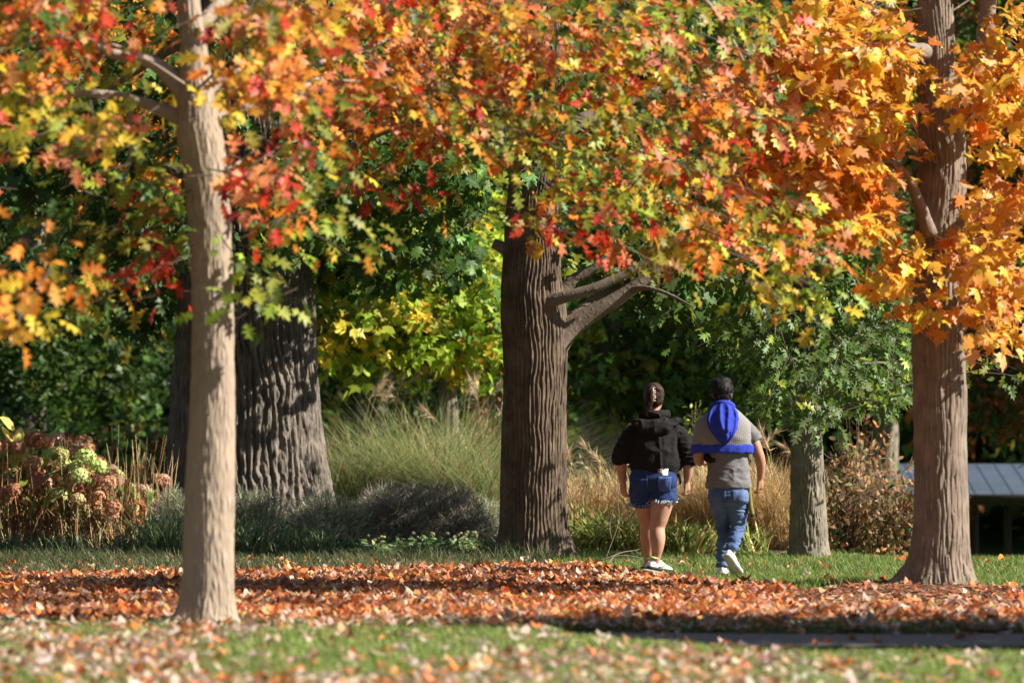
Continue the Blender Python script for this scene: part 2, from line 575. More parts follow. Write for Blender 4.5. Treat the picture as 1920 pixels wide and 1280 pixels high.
def build_grass():
    acc = Acc()
    x, y = sample_region(75000, -4.4, 4.4, 20.3, 25.5)
    k = in_wide(x, y); x, y = x[k], y[k]
    blades(acc, x, y, RNG.uniform(.03, .075, len(x)) * np.where((x > .3) & (y > 24.3), .5, 1), .006, GRASS_P, .6, .7, seg=2)
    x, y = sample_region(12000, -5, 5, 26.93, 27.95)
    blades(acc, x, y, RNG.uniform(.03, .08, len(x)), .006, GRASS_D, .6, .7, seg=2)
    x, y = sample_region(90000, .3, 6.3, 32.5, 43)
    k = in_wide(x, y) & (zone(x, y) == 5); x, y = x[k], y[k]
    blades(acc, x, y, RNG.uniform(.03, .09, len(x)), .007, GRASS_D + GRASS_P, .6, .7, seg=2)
    x, y = sample_region(16000, 3.2, 9, 43, 52)
    k = in_wide(x, y); x, y = x[k], y[k]
    blades(acc, x, y, RNG.uniform(.05, .11, len(x)), .012, GRASS_P, .6, .7, seg=2)
    x, y = sample_region(26000, -7, .6, 37.0, 43)
    k = in_wide(x, y) & (zone(x, y) == 6); x, y = x[k], y[k]
    blades(acc, x, y, RNG.uniform(.05, .12, len(x)) * (1 + 1.6 * vnoise(np.stack([x * 2.2, y * 1.6, 0 * x], -1)) ** 2), .008, [((.06, .09, .035), 4), ((.11, .14, .06), 2), ((.22, .21, .11), 1.2), ((.30, .22, .12), .5)], .8, 1.0, seg=3)  # rough grass, partly dry; greens darkened, shade put into the colour
    g = acc.build('grass', M_BLADE)
    tag(g, 'short green lawn grass in front of and behind the leaf bed', 'grass', kind='stuff')


build_grass()

FALL_P = [((0.62, 0.41, 0.28), 4.2), ((0.60, 0.23, 0.085), 4), ((0.67, 0.19, 0.05), 2.6), ((0.48, 0.16, 0.06), 2.2), ((0.70, 0.36, 0.10), .8), ((0.25, 0.10, 0.05), 1.8), ((0.64, 0.47, 0.36), 1.0)]
FALL_LAWN = [((0.56, 0.40, 0.32), 4.5), ((0.60, 0.26, 0.12), 2.6), ((0.66, 0.22, 0.07), 1.3), ((0.36, 0.18, 0.10), 1.6), ((0.66, 0.52, 0.42), 2.4)]


def build_fallen():
    xs, ys = [], []
    x, y = sample_region(115000, -6.5, 6.5, 20.3, 42.3)
    k = in_wide(x, y); x, y = x[k], y[k]
    zc = zone(x, y)
    # acceptance per zone relative to the densest bed
    patch = fbm(np.stack([x * .9, y * .45, 0 * x + 9], -1), 3)
    acc_p = np.select([zc == 2, zc == 0, zc == 1, zc == 3, zc == 5, zc == 6],
                      [0.97, np.where(y < 26, np.where((x > .4) & (y > 24.8), .25, 1) * np.clip((patch - .38) * 3.6, .08, .8) * np.interp(pxof(x, y), [0, 900, 1920], [1.25, .85, .62]), .35), .04 + .5 * (x < 0), .10, .022, .12], 0)
    right = (pxof(x, y) > 1250) & (zc == 2)
    acc_p = np.where(right, acc_p * .8, acc_p)
    acc_p = acc_p * np.clip((np.hypot(x - .2, (y - 40.8) / 1.2) - .45) / .6, .05, 1) * np.clip((np.hypot(x - 3.43, y - 34.1) - .3) / .5, .05, 1)
    k = RNG.uniform(0, 1, len(x)) < acc_p
    x, y, zc = x[k], y[k], zc[k]
    n = len(x)
    a = RNG.uniform(0, 2 * math.pi, n)
    tilt = np.abs(RNG.normal(0, .24, n))
    ta = RNG.uniform(0, 2 * math.pi, n)
    N = np.stack([np.sin(tilt) * np.cos(ta), np.sin(tilt) * np.sin(ta), np.cos(tilt) * np.where(RNG.uniform(0, 1, n) < .3, -1, 1)], -1)
    T = np.stack([np.cos(a), np.sin(a), RNG.normal(0, .12, n)], -1)
    S = .045 + .085 * RNG.beta(1.5, 2.4, n)
    lift = np.where(zc == 2, RNG.uniform(.005, .05, n), RNG.uniform(.008, .032, n))
    P = np.stack([x, y, ground_z(x, y) + lift], -1)
    C = np.where((zc == 0)[:, None], pick(FALL_LAWN, n, .2), pick(FALL_P, n, .25))
    var = RNG.integers(0, len(DRYS), n)
    # the 300 that show largest: on the lawn nearest the camera, inside the frame
    inside = (np.abs(x) < 960 / FPX * y * .99) & (y < 25.4) & (10400 / y + 795 < 1276)
    score = np.where(inside, S / y * (1 + .3 * np.abs(N[:, 1])), 0)
    top = np.argsort(-score)[:300]
    single = np.zeros(n, bool); single[top] = True
    acc = Acc()
    for v in range(len(DRYS)):
        k = (var == v) & ~single
        scatter(acc, DRYS[v], P[k], T[k], N[k], S[k], C[k])
    o = acc.build('fallen_leaves', M_DRY)
    tag(o, 'thick carpet of dry orange and brown leaves between the trees', 'fallen leaves', kind='stuff')
    mes = [make_mesh('fallen_leaf', V, F, [M_DRYO]) for V, F in DRYS]
    X, Y, Z = frames(T, N)
    for i in top:
        o = link('fallen_leaf', mes[var[i]])
        o.matrix_world = Matrix([[X[i][r] * S[i], Y[i][r] * S[i], Z[i][r] * S[i], P[i][r]] for r in range(3)] + [[0, 0, 0, 1]])
        o.color = (*C[i], 1)
        tag(o, 'dry curled autumn leaf lying loose on the foreground lawn', 'leaf', 'loose leaves on the foreground lawn')
    # bark chips of the mulch
    acc = Acc()
    x, y = sample_region(60000, -4, 6, 27.9, 40.8)
    zc = zone(x, y)
    near_mid = (np.hypot(x - .2, (y - 40.2) / 1.4) < 1.2)
    k = in_wide(x, y) & (((zc == 3)) | (near_mid & (zc == 2)) | ((zc == 2) & (RNG.uniform(0, 1, len(x)) < .12)))
    x, y = x[k], y[k]; n = len(x)
    chip = (np.array([(-.3, -1, 0), (.3, -1, .1), (.35, 1, 0), (-.25, .9, .12), (0, 0, .35)]), np.array([[0, 1, 4], [1, 2, 4], [2, 3, 4], [3, 0, 4]]))
    a = RNG.uniform(0, 6.28, n)
    scatter(acc, chip, np.stack([x, y, ground_z(x, y) + RNG.uniform(0, .012, n)], -1), np.stack([np.cos(a), np.sin(a), RNG.normal(0, .25, n)], -1),
            np.stack([RNG.normal(0, .3, n), RNG.normal(0, .3, n), np.ones(n)], -1), RNG.uniform(.012, .035, n),
            pick([((.20, .095, .055), 3), ((.12, .055, .035), 2), ((.30, .17, .10), 1.2), ((.38, .26, .17), .5)], n, .3))
    o = acc.build('bark_mulch', M_CHIP)
    tag(o, 'reddish brown bark mulch spread round the tree bases', 'mulch', kind='stuff')


build_fallen()


# ------------------------------------------------------------------ trees
def trunk_mesh(path, nseg=72, nring=150, amp=.012, fth=9.0, fz=1.6, flare=None, power=1.0, warp=.4, seed=0, plate=False, furrow=0):
    """path rows (px-free) x,y,z,r.  Bark ridges are real relief along the trunk."""
    P = smooth_path(path, nring)
    c, r = P[:, :3], P[:, 3]
    th = np.linspace(0, 2 * math.pi, nseg, endpoint=False)
    cs, sn = np.cos(th), np.sin(th)
    hgt = np.cumsum(np.r_[0, np.linalg.norm(np.diff(c, axis=0), axis=1)])
    q = np.stack([np.outer(r, cs), np.outer(r, sn), np.repeat(hgt[:, None], nseg, 1)], -1)
    w = vnoise(q * np.array([6, 6, 2.5]) + seed) - .5
    u = q * np.array([fth, fth, fz]) + seed * 3.7
    u[..., 0] += w * warp * fth * .12
    u[..., 1] -= w * warp * fth * .12
    rid = np.abs(2 * vnoise(u) - 1)
    rid2 = np.abs(2 * vnoise(u * 2.1 + 5) - 1)
    crack = np.exp(-(rid / .16) ** 2)
    crack2 = np.exp(-(rid2 / .14) ** 2)
    d = amp * (.45 * rid ** power - 1.0 * crack - .55 * crack2 + .25 * vnoise(u * np.array([2.3, 2.3, 6.0]) + 77))
    if furrow:
        rm = float(np.median(r[: nring // 2]))
        nf = round(2 * math.pi * rm / furrow)
        wz = np.stack([np.cos(th)[None] * rm * 2.6 + 0 * hgt[:, None], np.sin(th)[None] * rm * 2.6 + 0 * hgt[:, None], hgt[:, None] * 1.25 + 0 * th[None]], -1)
        phase = th[None] / (2 * math.pi) * nf + (vnoise(wz + seed) - .5) * 1.5 + (vnoise(wz * 2.7 + 9 + seed) - .5) * 1.1 + (vnoise(wz * 7 + 19 + seed) - .5) * .5
        ridge = np.abs(np.sin(math.pi * phase)) ** .75
        brk = np.clip(vnoise(np.stack([np.floor(phase) * 3.1, hgt[:, None] * 3.2 + 0 * phase, 0 * phase + 4], -1)) * 2.2 - .25, 0, 1)
        d = .25 * d + amp * (ridge * (.55 + .45 * brk) - .75)
    if plate:
        pw, ph = plate
        rm = float(np.median(r[: nring // 2]))
        wv_ = (vnoise(q * np.array([7, 7, 3.2]) + 11 + seed) - .5) * 1.5 + (vnoise(q * np.array([20, 20, 9]) + 23 + seed) - .5) * .5
        uu = th[None, :] * rm / pw + wv_
        iu = np.floor(uu).astype(np.int64)
        zz = hgt[:, None] / ph + _hash(iu, iu * 0 + 3, iu * 0 + seed) * 9 + (vnoise(q * np.array([14, 14, 10]) + 57) - .5) * .7
        iz = np.floor(zz).astype(np.int64)
        val = _hash(iu, iz, iu * 0 + seed + 5)
        fu, fz_ = uu - iu, zz - iz
        gu = np.clip(1 - np.minimum(fu, 1 - fu) / .17, 0, 1); gz_ = np.clip(1 - np.minimum(fz_, 1 - fz_) / .06, 0, 1)
        d = .45 * d + amp * (.75 * val - .9 * gu - .45 * gz_ + .3 * (fz_ - .5))
    d = d + r[:, None] * .05 * (vnoise(q * np.array([2.2, 2.2, 1.1]) + 40 + seed) - .5) * 2
    if flare is not None:
        fh, lobes = flare
        f = np.exp(-hgt / fh)[:, None]
        for ang, wid, size in lobes:
            da = (th - ang + math.pi) % (2 * math.pi) - math.pi
            d = d + f ** 1.4 * size * np.exp(-(da / wid) ** 2)[None, :]
    R = r[:, None] + d
    tg = nrm(np.gradient(c, axis=0))
    ux = nrm(np.array([1.0, 0, 0]) - tg * tg[:, :1])
    uy = np.cross(tg, ux)
    V = c[:, None] + R[..., None] * (cs[None, :, None] * ux[:, None] + sn[None, :, None] * uy[:, None])
    i, j = np.meshgrid(np.arange(nring - 1), np.arange(nseg), indexing='ij')
    Q = np.stack([i * nseg + j, i * nseg + (j + 1) % nseg, (i + 1) * nseg + (j + 1) % nseg, (i + 1) * nseg + j], -1).reshape(-1, 4)
    return V.reshape(-1, 3), Q


def pxpath(rows, d):
    """rows (px, py, width_px[, depth offset]) -> x,y,z,r at distance d"""
    out = []
    for q in rows:
        dd = d + (q[3] if len(q) > 3 else 0)
        out.append([*at(q[0], q[1], dd), q[2] / 2 / FPX * dd])
    return np.array(out)


def part(name, V, F, mat, parent, smooth=True):
    return link(name, make_mesh(name, np.asarray(V) - base(parent), F, [mat], None, smooth), parent)


def branch(parent, rows, mat, n=14, seg=26, bump=.12, name='branch'):
    P = smooth_path(rows, seg)
    V, T, Q = tube(P[:, :3], np.maximum(P[:, 3], .003), n)
    k = len(P) * n
    ctr = np.repeat(P[:, :3], n, 0)
    off = V[:k] - ctr
    V[:k] = ctr + off * (1 + bump * (2 * fbm(V[:k] * np.array([9, 14, 14]), 3) - 1)[:, None])
    return part(name, V, [T, Q], mat, parent)


def foliage(tree, axis, blobs, shapes, size=(.09, .15), per=9, twig_len=.45, singles=300, droop=.5, nbias=(.35, -.55, .75), nj=.5, twigs=True, dens=1.0, hidens=.4):
    """blobs: (px,py,rx,ry,d0,d1,n,palette).  Sprays of leaves on thin twigs."""
    PP, TT, NN, SS, CC = [], [], [], [], []
    tw = Acc()
    for (cx, cy, rx, ry, d0, d1, n, pal) in blobs:
        n = max(2, int(n * (hidens if cy < -40 else dens)))
        a = RNG.uniform(0, 2 * math.pi, n); rr = np.sqrt(RNG.uniform(0, 1, n))
        px = cx + rx * rr * np.cos(a); py = cy + ry * rr * np.sin(a); d = RNG.uniform(d0, d1, n)
        P0 = np.stack([(px - 960) / FPX * d, d, CAMH - (py - HORIZ) / FPX * d], -1)
        out = P0 - np.asarray(axis); out[:, 2] = 0
        td = nrm(nrm(out) + RNG.normal(0, .55, (n, 3)) * np.array([1, 1, .35]) + np.array([0, 0, -.15]))
        main = pick(pal, n, .12)
        if twigs:
            for i in range(n):
                L = twig_len * RNG.uniform(.7, 1.2)
                b = P0[i] - td[i] * L * .6 + np.array([0, 0, .05])
                e = P0[i] + td[i] * L * .5 + np.array([0, 0, -.08])
                V, T, Q = tube(np.array([b, P0[i], e]), [.006, .004, .002], 3, False)
                tw.add(V, Q=Q, C=(.1, .08, .06))
        for k in range(per):
            t = RNG.uniform(-.5, .55, n)[:, None] * twig_len
            lat = RNG.normal(0, .085, (n, 3)) * np.array([1, 1, .7])
            P = P0 + td * t + lat - np.array([0, 0, .12]) * (t / twig_len) ** 2
            T = nrm(td * .5 + lat * 5 + np.array([0, 0, -droop]) + RNG.normal(0, .35, (n, 3)))
            N = np.asarray(nbias) + RNG.normal(0, nj, (n, 3))
            mixc = (RNG.uniform(0, 1, n) < .72)[:, None]
            C = np.where(mixc, main * np.exp(RNG.normal(0, .18, (n, 1))), pick(pal, n, .2))
            PP.append(P); TT.append(T); NN.append(N); SS.append(RNG.uniform(size[0], size[1], n)); CC.append(C)
    P, T, N, S, C = map(np.concatenate, (PP, TT, NN, SS, CC))
    C = np.clip(C, .004, .9)
    n = len(P)
    var = RNG.integers(0, len(shapes), n)
    single = np.zeros(n, bool)
    X, Y, Z = frames(T, N)
    if singles:
        px = pxof(P[:, 0], P[:, 1]); py = HORIZ + FPX * (CAMH - P[:, 2]) / P[:, 1]
        inside = (px > 10) & (px < 1910) & (py > 10) & (py < 1100)
        score = np.where(inside, S / P[:, 1] * np.abs(Z[:, 1]) * np.exp(-(P[:, 1] - P[:, 1].min()) * .25), 0)
        top = np.argsort(-score)[:singles]
        top = top[score[top] > 0]
        single[top] = True
    acc = Acc()
    for v in range(len(shapes)):
        k = (var == v) & ~single
        scatter(acc, shapes[v], P[k], T[k], N[k], S[k], C[k])
    cr = acc.build('crown', M_LEAF, tree)
    cr['kind'] = 'stuff'
    if twigs:
        t = tw.build('twigs', M_TWIG, tree); t['kind'] = 'stuff'
    if singles:
        mes = [make_mesh('leaf', V, F, [M_LEAFO]) for V, F in shapes]
        b = base(tree)
        for i in top:
            o = link('leaf', mes[var[i]], tree)
            p = P[i] - b
            o.matrix_local = Matrix([[X[i][r] * S[i], Y[i][r] * S[i], Z[i][r] * S[i], p[r]] for r in range(3)] + [[0, 0, 0, 1]])
            o.color = (*C[i], 1)
    return n


def limbs(tree, start_rows, blobs, mat, r0=.03, every=1, zmin=0.0):
    """one limb from the trunk towards each clump of foliage"""
    S = np.asarray(start_rows)
    S = S[S[:, 2] > zmin]
    for (cx, cy, rx, ry, d0, d1, n, pal) in blobs[::every]:
        e = at(cx, cy, (d0 + d1) / 2)
        k = np.argmin(np.abs(S[:, 2] - (e[2] - .4 * np.linalg.norm(e[:2] - S[0, :2]) * .5)))
        s = S[k, :3]
        L = np.linalg.norm(e - s)
        m = (s + e) / 2 + np.array([RNG.normal(0, .08), RNG.normal(0, .08), .06 * L])
        branch(tree, [[*s, r0 * (.6 + .25 * L)], [*m, r0 * .7], [*e, r0 * .3]], mat, 9, 16)


# ---- pale trunk oak in front, on the left
FRONT_MIX = [(ORANGE, 2.6), (AMBER, 1.5), (SALMON, 2.0), (RED, 1.2), (YELLOW, 1.0), (OLIVE, 2.2), (RUST, 1.4), (GREEN, .8)]
FRONT_RED = [(RED, 3), (CRIMSON, 1.5), (SALMON, 1.5), (ORANGE, 1)]
FRONT_GRN = [(GREEN, 2), (LIME, 2), (OLIVE, 2.5), (DARK, 1), (YELLOW, .6)]
FRONT_OLV = [(OLIVE, 2.5), (LIME, 2.6), (SALMON, 1.3), (ORANGE, 1.3), (YELLOW, 2.0), (RED, .6), (GREEN, 1.2)]
FRONT_YEL = [(AMBER, 2), (YELLOW, 2), (ORANGE, 2), (OLIVE, .8)]


def shift_right(bl, px, dd):
    return [(b[0], b[1], b[2], b[3], b[4] + dd, b[5] + dd, b[6], b[7]) if b[0] > px else b for b in bl]


def front_oak():
    d = 27.7
    p0 = at(388, 1172, d)
    t = empty('oak_tree', (p0[0], p0[1], float(ground_z(p0[0], p0[1])) - .02))
    tag(t, 'pale trunked young oak in front with red, orange and green leaves', 'tree', 'park trees')
    rows = [(388, 1185, 112), (388, 1160, 108), (390, 1110, 96), (392, 1000, 92), (396, 850, 88), (399, 700, 83), (398, 560, 79), (393, 430, 78), (384, 320, 80), (372, 240, 82), (366, 170, 66), (362, 90, 50), (352, 0, 42), (345, -120, 36), (350, -330, 34), (345, -600, 20), (350, -800, 8)]
    P = pxpath(rows, d)
    V, Q = trunk_mesh(P, 150, 300, .0065, 26, 3.4, (.22, [(-2.6, .5, .09), (-.5, .45, .09), (-1.6, .3, .04), (1.5, .8, .07)]), .8, seed=2, plate=(.022, .10))
    part('trunk', V, Q, M_BARK_FRONT, t)
    B = lambda rows: branch(t, pxpath(rows, d), M_LIMB_FRONT)
    B([(374, 262, 44), (345, 228, 34), (300, 205, 25), (232, 184, 20), (150, 175, 15), (40, 190, 9)])
    B([(352, 190, 40), (325, 150, 34), (280, 115, 27), (215, 102, 20), (120, 70, 14), (0, 60, 8)])
    B([(385, 175, 24), (430, 140, 14, .2), (500, 122, 11, .6), (620, 112, 9, 1.4), (760, 60, 6, 2.2)])
    B([(388, 230, 24), (470, 195, 13, .3), (560, 165, 11, 1.0), (650, 130, 9, 1.8), (800, 120, 5, 2.6)])
    B([(398, 335, 14), (440, 310, 8, .3), (480, 275, 6, .4), (520, 200, 4, .5)])
    B([(360, 60, 30), (500, -60, 24, .6), (760, -110, 20, 1.6), (1050, -90, 14, 2.2), (1300, -20, 9, 2.4), (1420, 160, 5, 2.4)])
    B([(240, 190, 10), (246, 250, 9), (240, 310, 7), (225, 360, 5)])
    hi = [(350, -60, 420, 130, 24.5, 30.5, 150, FRONT_MIX), (1000, -80, 420, 110, 23.5, 28, 120, FRONT_MIX), (-150, -20, 180, 200, 25, 30, 50, FRONT_MIX),
          (350, -420, 620, 220, 24, 32, 110, FRONT_MIX), (350, -700, 380, 160, 25, 31, 50, FRONT_MIX)]
    lo = [(90, 60, 150, 110, 25, 28.5, 62, FRONT_MIX + [(OLIVE, 3), (RED, 1.5)]), (120, 210, 150, 70, 25, 28.5, 40, FRONT_OLV), (20, 180, 70, 100, 25, 29, 22, FRONT_OLV),
          (520, 70, 95, 80, 24.5, 27.2, 44, FRONT_YEL + FRONT_MIX), (460, 165, 50, 50, 25, 27.3, 13, FRONT_YEL),
          (640, 60, 160, 100, 23.5, 27, 85, FRONT_MIX), (720, 190, 150, 80, 23.5, 27, 62, FRONT_MIX), (850, 80, 170, 110, 23.5, 27, 95, FRONT_MIX),
          (560, 200, 90, 60, 25, 28, 26, FRONT_MIX), (900, 220, 150, 80, 23.5, 26.5, 52, FRONT_MIX + [(OLIVE, 2.5)]), (1080, 60, 190, 110, 23.5, 27, 100, FRONT_OLV + FRONT_MIX), (1000, 380, 60, 50, 24, 27, 9, FRONT_OLV + [(LIME, 2)]), (1050, 200, 150, 80, 23.8, 27, 46, FRONT_OLV),
          (1300, 50, 150, 100, 24, 27.5, 62, FRONT_OLV), (1240, 200, 140, 90, 24, 27.5, 44, FRONT_OLV + FRONT_MIX), (1110, 330, 110, 60, 24, 27, 22, FRONT_OLV + [(YELLOW, 2)]),
          (1180, 360, 80, 70, 24, 27, 20, FRONT_OLV), (1100, 400, 50, 50, 24, 26, 10, FRONT_RED + [(OLIVE, 1)]), (1010, 430, 45, 40, 24.5, 26.5, 6, [(BRONZE, 2), (OLIVE, 2), (RED, .6)]),
          (1400, 300, 130, 110, 24, 27.5, 46, FRONT_OLV + FRONT_MIX), (1450, 450, 110, 90, 24, 26.6, 40, FRONT_OLV + [(LIME, 2), (RED, 1)]), (1360, 400, 60, 60, 24, 26.5, 14, FRONT_RED + FRONT_YEL),
          (1490, 530, 60, 45, 24, 26, 14, FRONT_OLV + [(LIME, 2)]), (1190, 470, 60, 40, 24.5, 26.5, 8, [(BRONZE, 2), (OLIVE, 3), (ORANGE, .6)]),
          (500, 310, 55, 55, 25.5, 28.2, 14, FRONT_RED), (495, 400, 40, 45, 26, 28.5, 8, FRONT_RED + [(GREEN, 1)]), (490, 520, 42, 65, 26, 28, 13, FRONT_GRN),
          (560, 340, 60, 60, 26, 28.8, 16, FRONT_GRN), (250, 330, 90, 70, 27, 29.5, 20, FRONT_GRN + [(RUST, 1.2)]), (180, 480, 150, 100, 27, 30, 34, FRONT_GRN + [(DARK, 4)]),
          (300, 500, 40, 50, 27, 29, 8, FRONT_RED), (300, 380, 40, 60, 27.5, 29, 8, [(CRIMSON, 2), (OLIVE, 2), (RUST, 1)]), (40, 500, 75, 50, 23.8, 25.5, 12, FRONT_YEL + [(SALMON, 1)]), (35, 590, 45, 40, 23.8, 25.2, 6, FRONT_YEL),
          (-120, 350, 110, 200, 25, 29, 36, FRONT_MIX), (720, 330, 80, 45, 24.5, 27, 9, FRONT_MIX), (740, 375, 35, 25, 24.5, 26, 4, FRONT_RED), (600, 420, 60, 60, 26, 28, 6, FRONT_YEL)]
    hi, lo = shift_right(hi, 600, 4.8), shift_right(lo, 600, 4.6)
    foliage(t, (p0[0], p0[1], 0), hi + lo, OAKS, (.09, .18), 9, .5, 300, .35, dens=.50, hidens=.2)
    limbs(t, P, [b for b in lo if b[1] < 260 and b[0] < 1000], M_LIMB_FRONT, .010, 3, 3.3)


front_oak()

# ---- tree in the middle with the forked limb
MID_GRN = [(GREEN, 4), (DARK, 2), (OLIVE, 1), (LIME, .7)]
MID_SHADED = [(DARK, 3), (GREEN, 2.4), (OLIVE, .3)]  # darker leaf mix that paints shade into the left crown
YG = [((.40, .50, .055), 4), (YELLOW, 1.2), (GREEN, 1.4), (OLIVE, .6)]


def middle_tree():
    d = 40.8
    p0 = at(1000, 1052, d)
    t = empty('maple_tree', (p0[0], p0[1], float(ground_z(p0[0], p0[1])) - .03))
    tag(t, 'thick brown tree beside the two people with a forked limb reaching over them', 'tree', 'park trees')
    rows = [(1000, 1072, 150), (1001, 1040, 132), (1001, 1000, 124), (1001, 900, 119), (1002, 780, 120), (1004, 660, 122), (1002, 600, 122), (998, 540, 112), (998, 470, 104), (1000, 380, 98), (1008, 300, 90), (1014, 200, 80), (1015, 60, 70), (1010, -150, 55), (1015, -400, 34), (1010, -650, 10)]
    P = pxpath(rows, d)
    V, Q = trunk_mesh(P, 300, 480, .020, 34, 5, (.24, [(-2.75, .38, .42), (-.35, .4, .36), (-1.25, .3, .16), (-1.9, .22, .10), (1.2, .5, .25), (2.4, .4, .25)]), .8, seed=5, furrow=.040)
    part('trunk', V, Q, M_BARK_MID, t)
    B = lambda rows: branch(t, pxpath(rows, d), M_LIMB_MID)
    B([(1030, 655, 62), (1068, 615, 44), (1120, 582, 33), (1180, 545, 26), (1225, 508, 22), (1262, 472, 14), (1330, 400, 8)])
    B([(1180, 545, 16), (1215, 540, 9, -.2), (1255, 552, 6, -.3), (1300, 575, 3, -.4)])
    B([(1000, 580, 34, -.1), (1040, 562, 25, -.25), (1100, 545, 21, -.3), (1160, 520, 17, -.3), (1230, 480, 13, -.3), (1290, 440, 10, -.3)])
    B([(1040, 560, 30, .1), (1075, 525, 22, .1), (1110, 505, 18, .1), (1150, 470, 14, .1), (1200, 430, 8, .1)])
    B([(1075, 600, 30, .3), (1120, 560, 20, .4), (1180, 530, 15, .5), (1250, 525, 9, .5)])
    B([(960, 470, 26), (938, 462, 22), (925, 455, 18)])
    B([(980, 380, 30), (965, 330, 22, -.2), (950, 290, 14, -.4), (930, 240, 8, -.6)])
    B([(990, 330, 40), (900, 250, 26, .5), (760, 230, 18, 1), (620, 300, 10, 1.4)])
    B([(1010, 300, 40), (1100, 220, 26, .5), (1300, 160, 16, 1), (1500, 200, 8, 1.4)])
    B([(1000, 200, 40), (700, 60, 26, 1), (400, 60, 18, 2), (150, 200, 9, 2.4)])
    bl = [(540, 420, 70, 60, 39.8, 41, 30, MID_GRN), (470, 360, 80, 50, 39.8, 41, 24, MID_SHADED + MID_GRN), (330, 430, 50, 80, 39.8, 41, 20, MID_SHADED), (560, 330, 60, 60, 40, 42, 20, MID_GRN), (700, 330, 130, 80, 41, 45, 62, MID_GRN), (830, 380, 110, 70, 41, 44, 46, MID_GRN), (640, 430, 100, 80, 41, 45, 56, MID_SHADED + MID_GRN), (760, 480, 120, 70, 41, 44, 48, MID_SHADED + MID_GRN), (640, 520, 70, 50, 42, 44, 20, MID_SHADED),
          (870, 300, 100, 60, 40, 43, 24, MID_GRN), (120, 320, 160, 110, 42, 46, 80, MID_SHADED), (240, 460, 130, 110, 42, 46, 66, MID_SHADED), (60, 560, 120, 80, 42, 46, 48, MID_SHADED), (540, 450, 60, 60, 42, 44, 16, MID_SHADED), (240, 580, 90, 50, 42, 46, 30, MID_SHADED),
          (1130, 480, 90, 50, 41, 43, 16, MID_GRN + [(LIME, 2)]), (1230, 560, 70, 60, 41, 43, 18, MID_GRN + [(SAGE, 2)]), (1340, 520, 110, 60, 41, 44, 36, MID_GRN + [(SAGE, 2)]), (1280, 450, 90, 60, 41, 43, 26, MID_GRN), (1130, 500, 50, 20, 41, 41.8, 5, MID_GRN), (1240, 545, 60, 30, 41, 42.4, 8, MID_GRN),
          (1200, 330, 140, 90, 40, 43, 26, MID_GRN + YG), (1640, 480, 90, 90, 41, 45, 46, MID_GRN), (1500, 520, 100, 70, 41, 44, 34, MID_GRN), (960, 300, 60, 80, 39.5, 40.3, 5, MID_GRN + YG),
          (700, 130, 420, 160, 40, 46, 110, MID_GRN), (1300, 100, 380, 160, 40, 46, 36, MID_GRN), (100, 120, 320, 160, 41, 46, 80, MID_GRN), (1000, -260, 720, 240, 39, 46, 150, MID_GRN), (1000, -560, 420, 160, 39, 45, 60, MID_GRN)]
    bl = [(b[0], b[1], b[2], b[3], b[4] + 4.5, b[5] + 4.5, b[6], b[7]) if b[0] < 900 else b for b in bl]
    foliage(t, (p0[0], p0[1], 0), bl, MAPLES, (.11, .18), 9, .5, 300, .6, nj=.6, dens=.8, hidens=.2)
    limbs(t, P, bl, M_LIMB_MID, .016, 3, 4.0)


middle_tree()

# ---- orange maple on the right
RIGHT_P = [(AMBER, 5.5), (ORANGE, 1.4), (YELLOW, 1.4), ((.82, .40, .16), .8)]
RIGHT_R = [(ORANGE, 1.6), (AMBER, 4), ((.80, .36, .15), 2.4), (YELLOW, .6)]


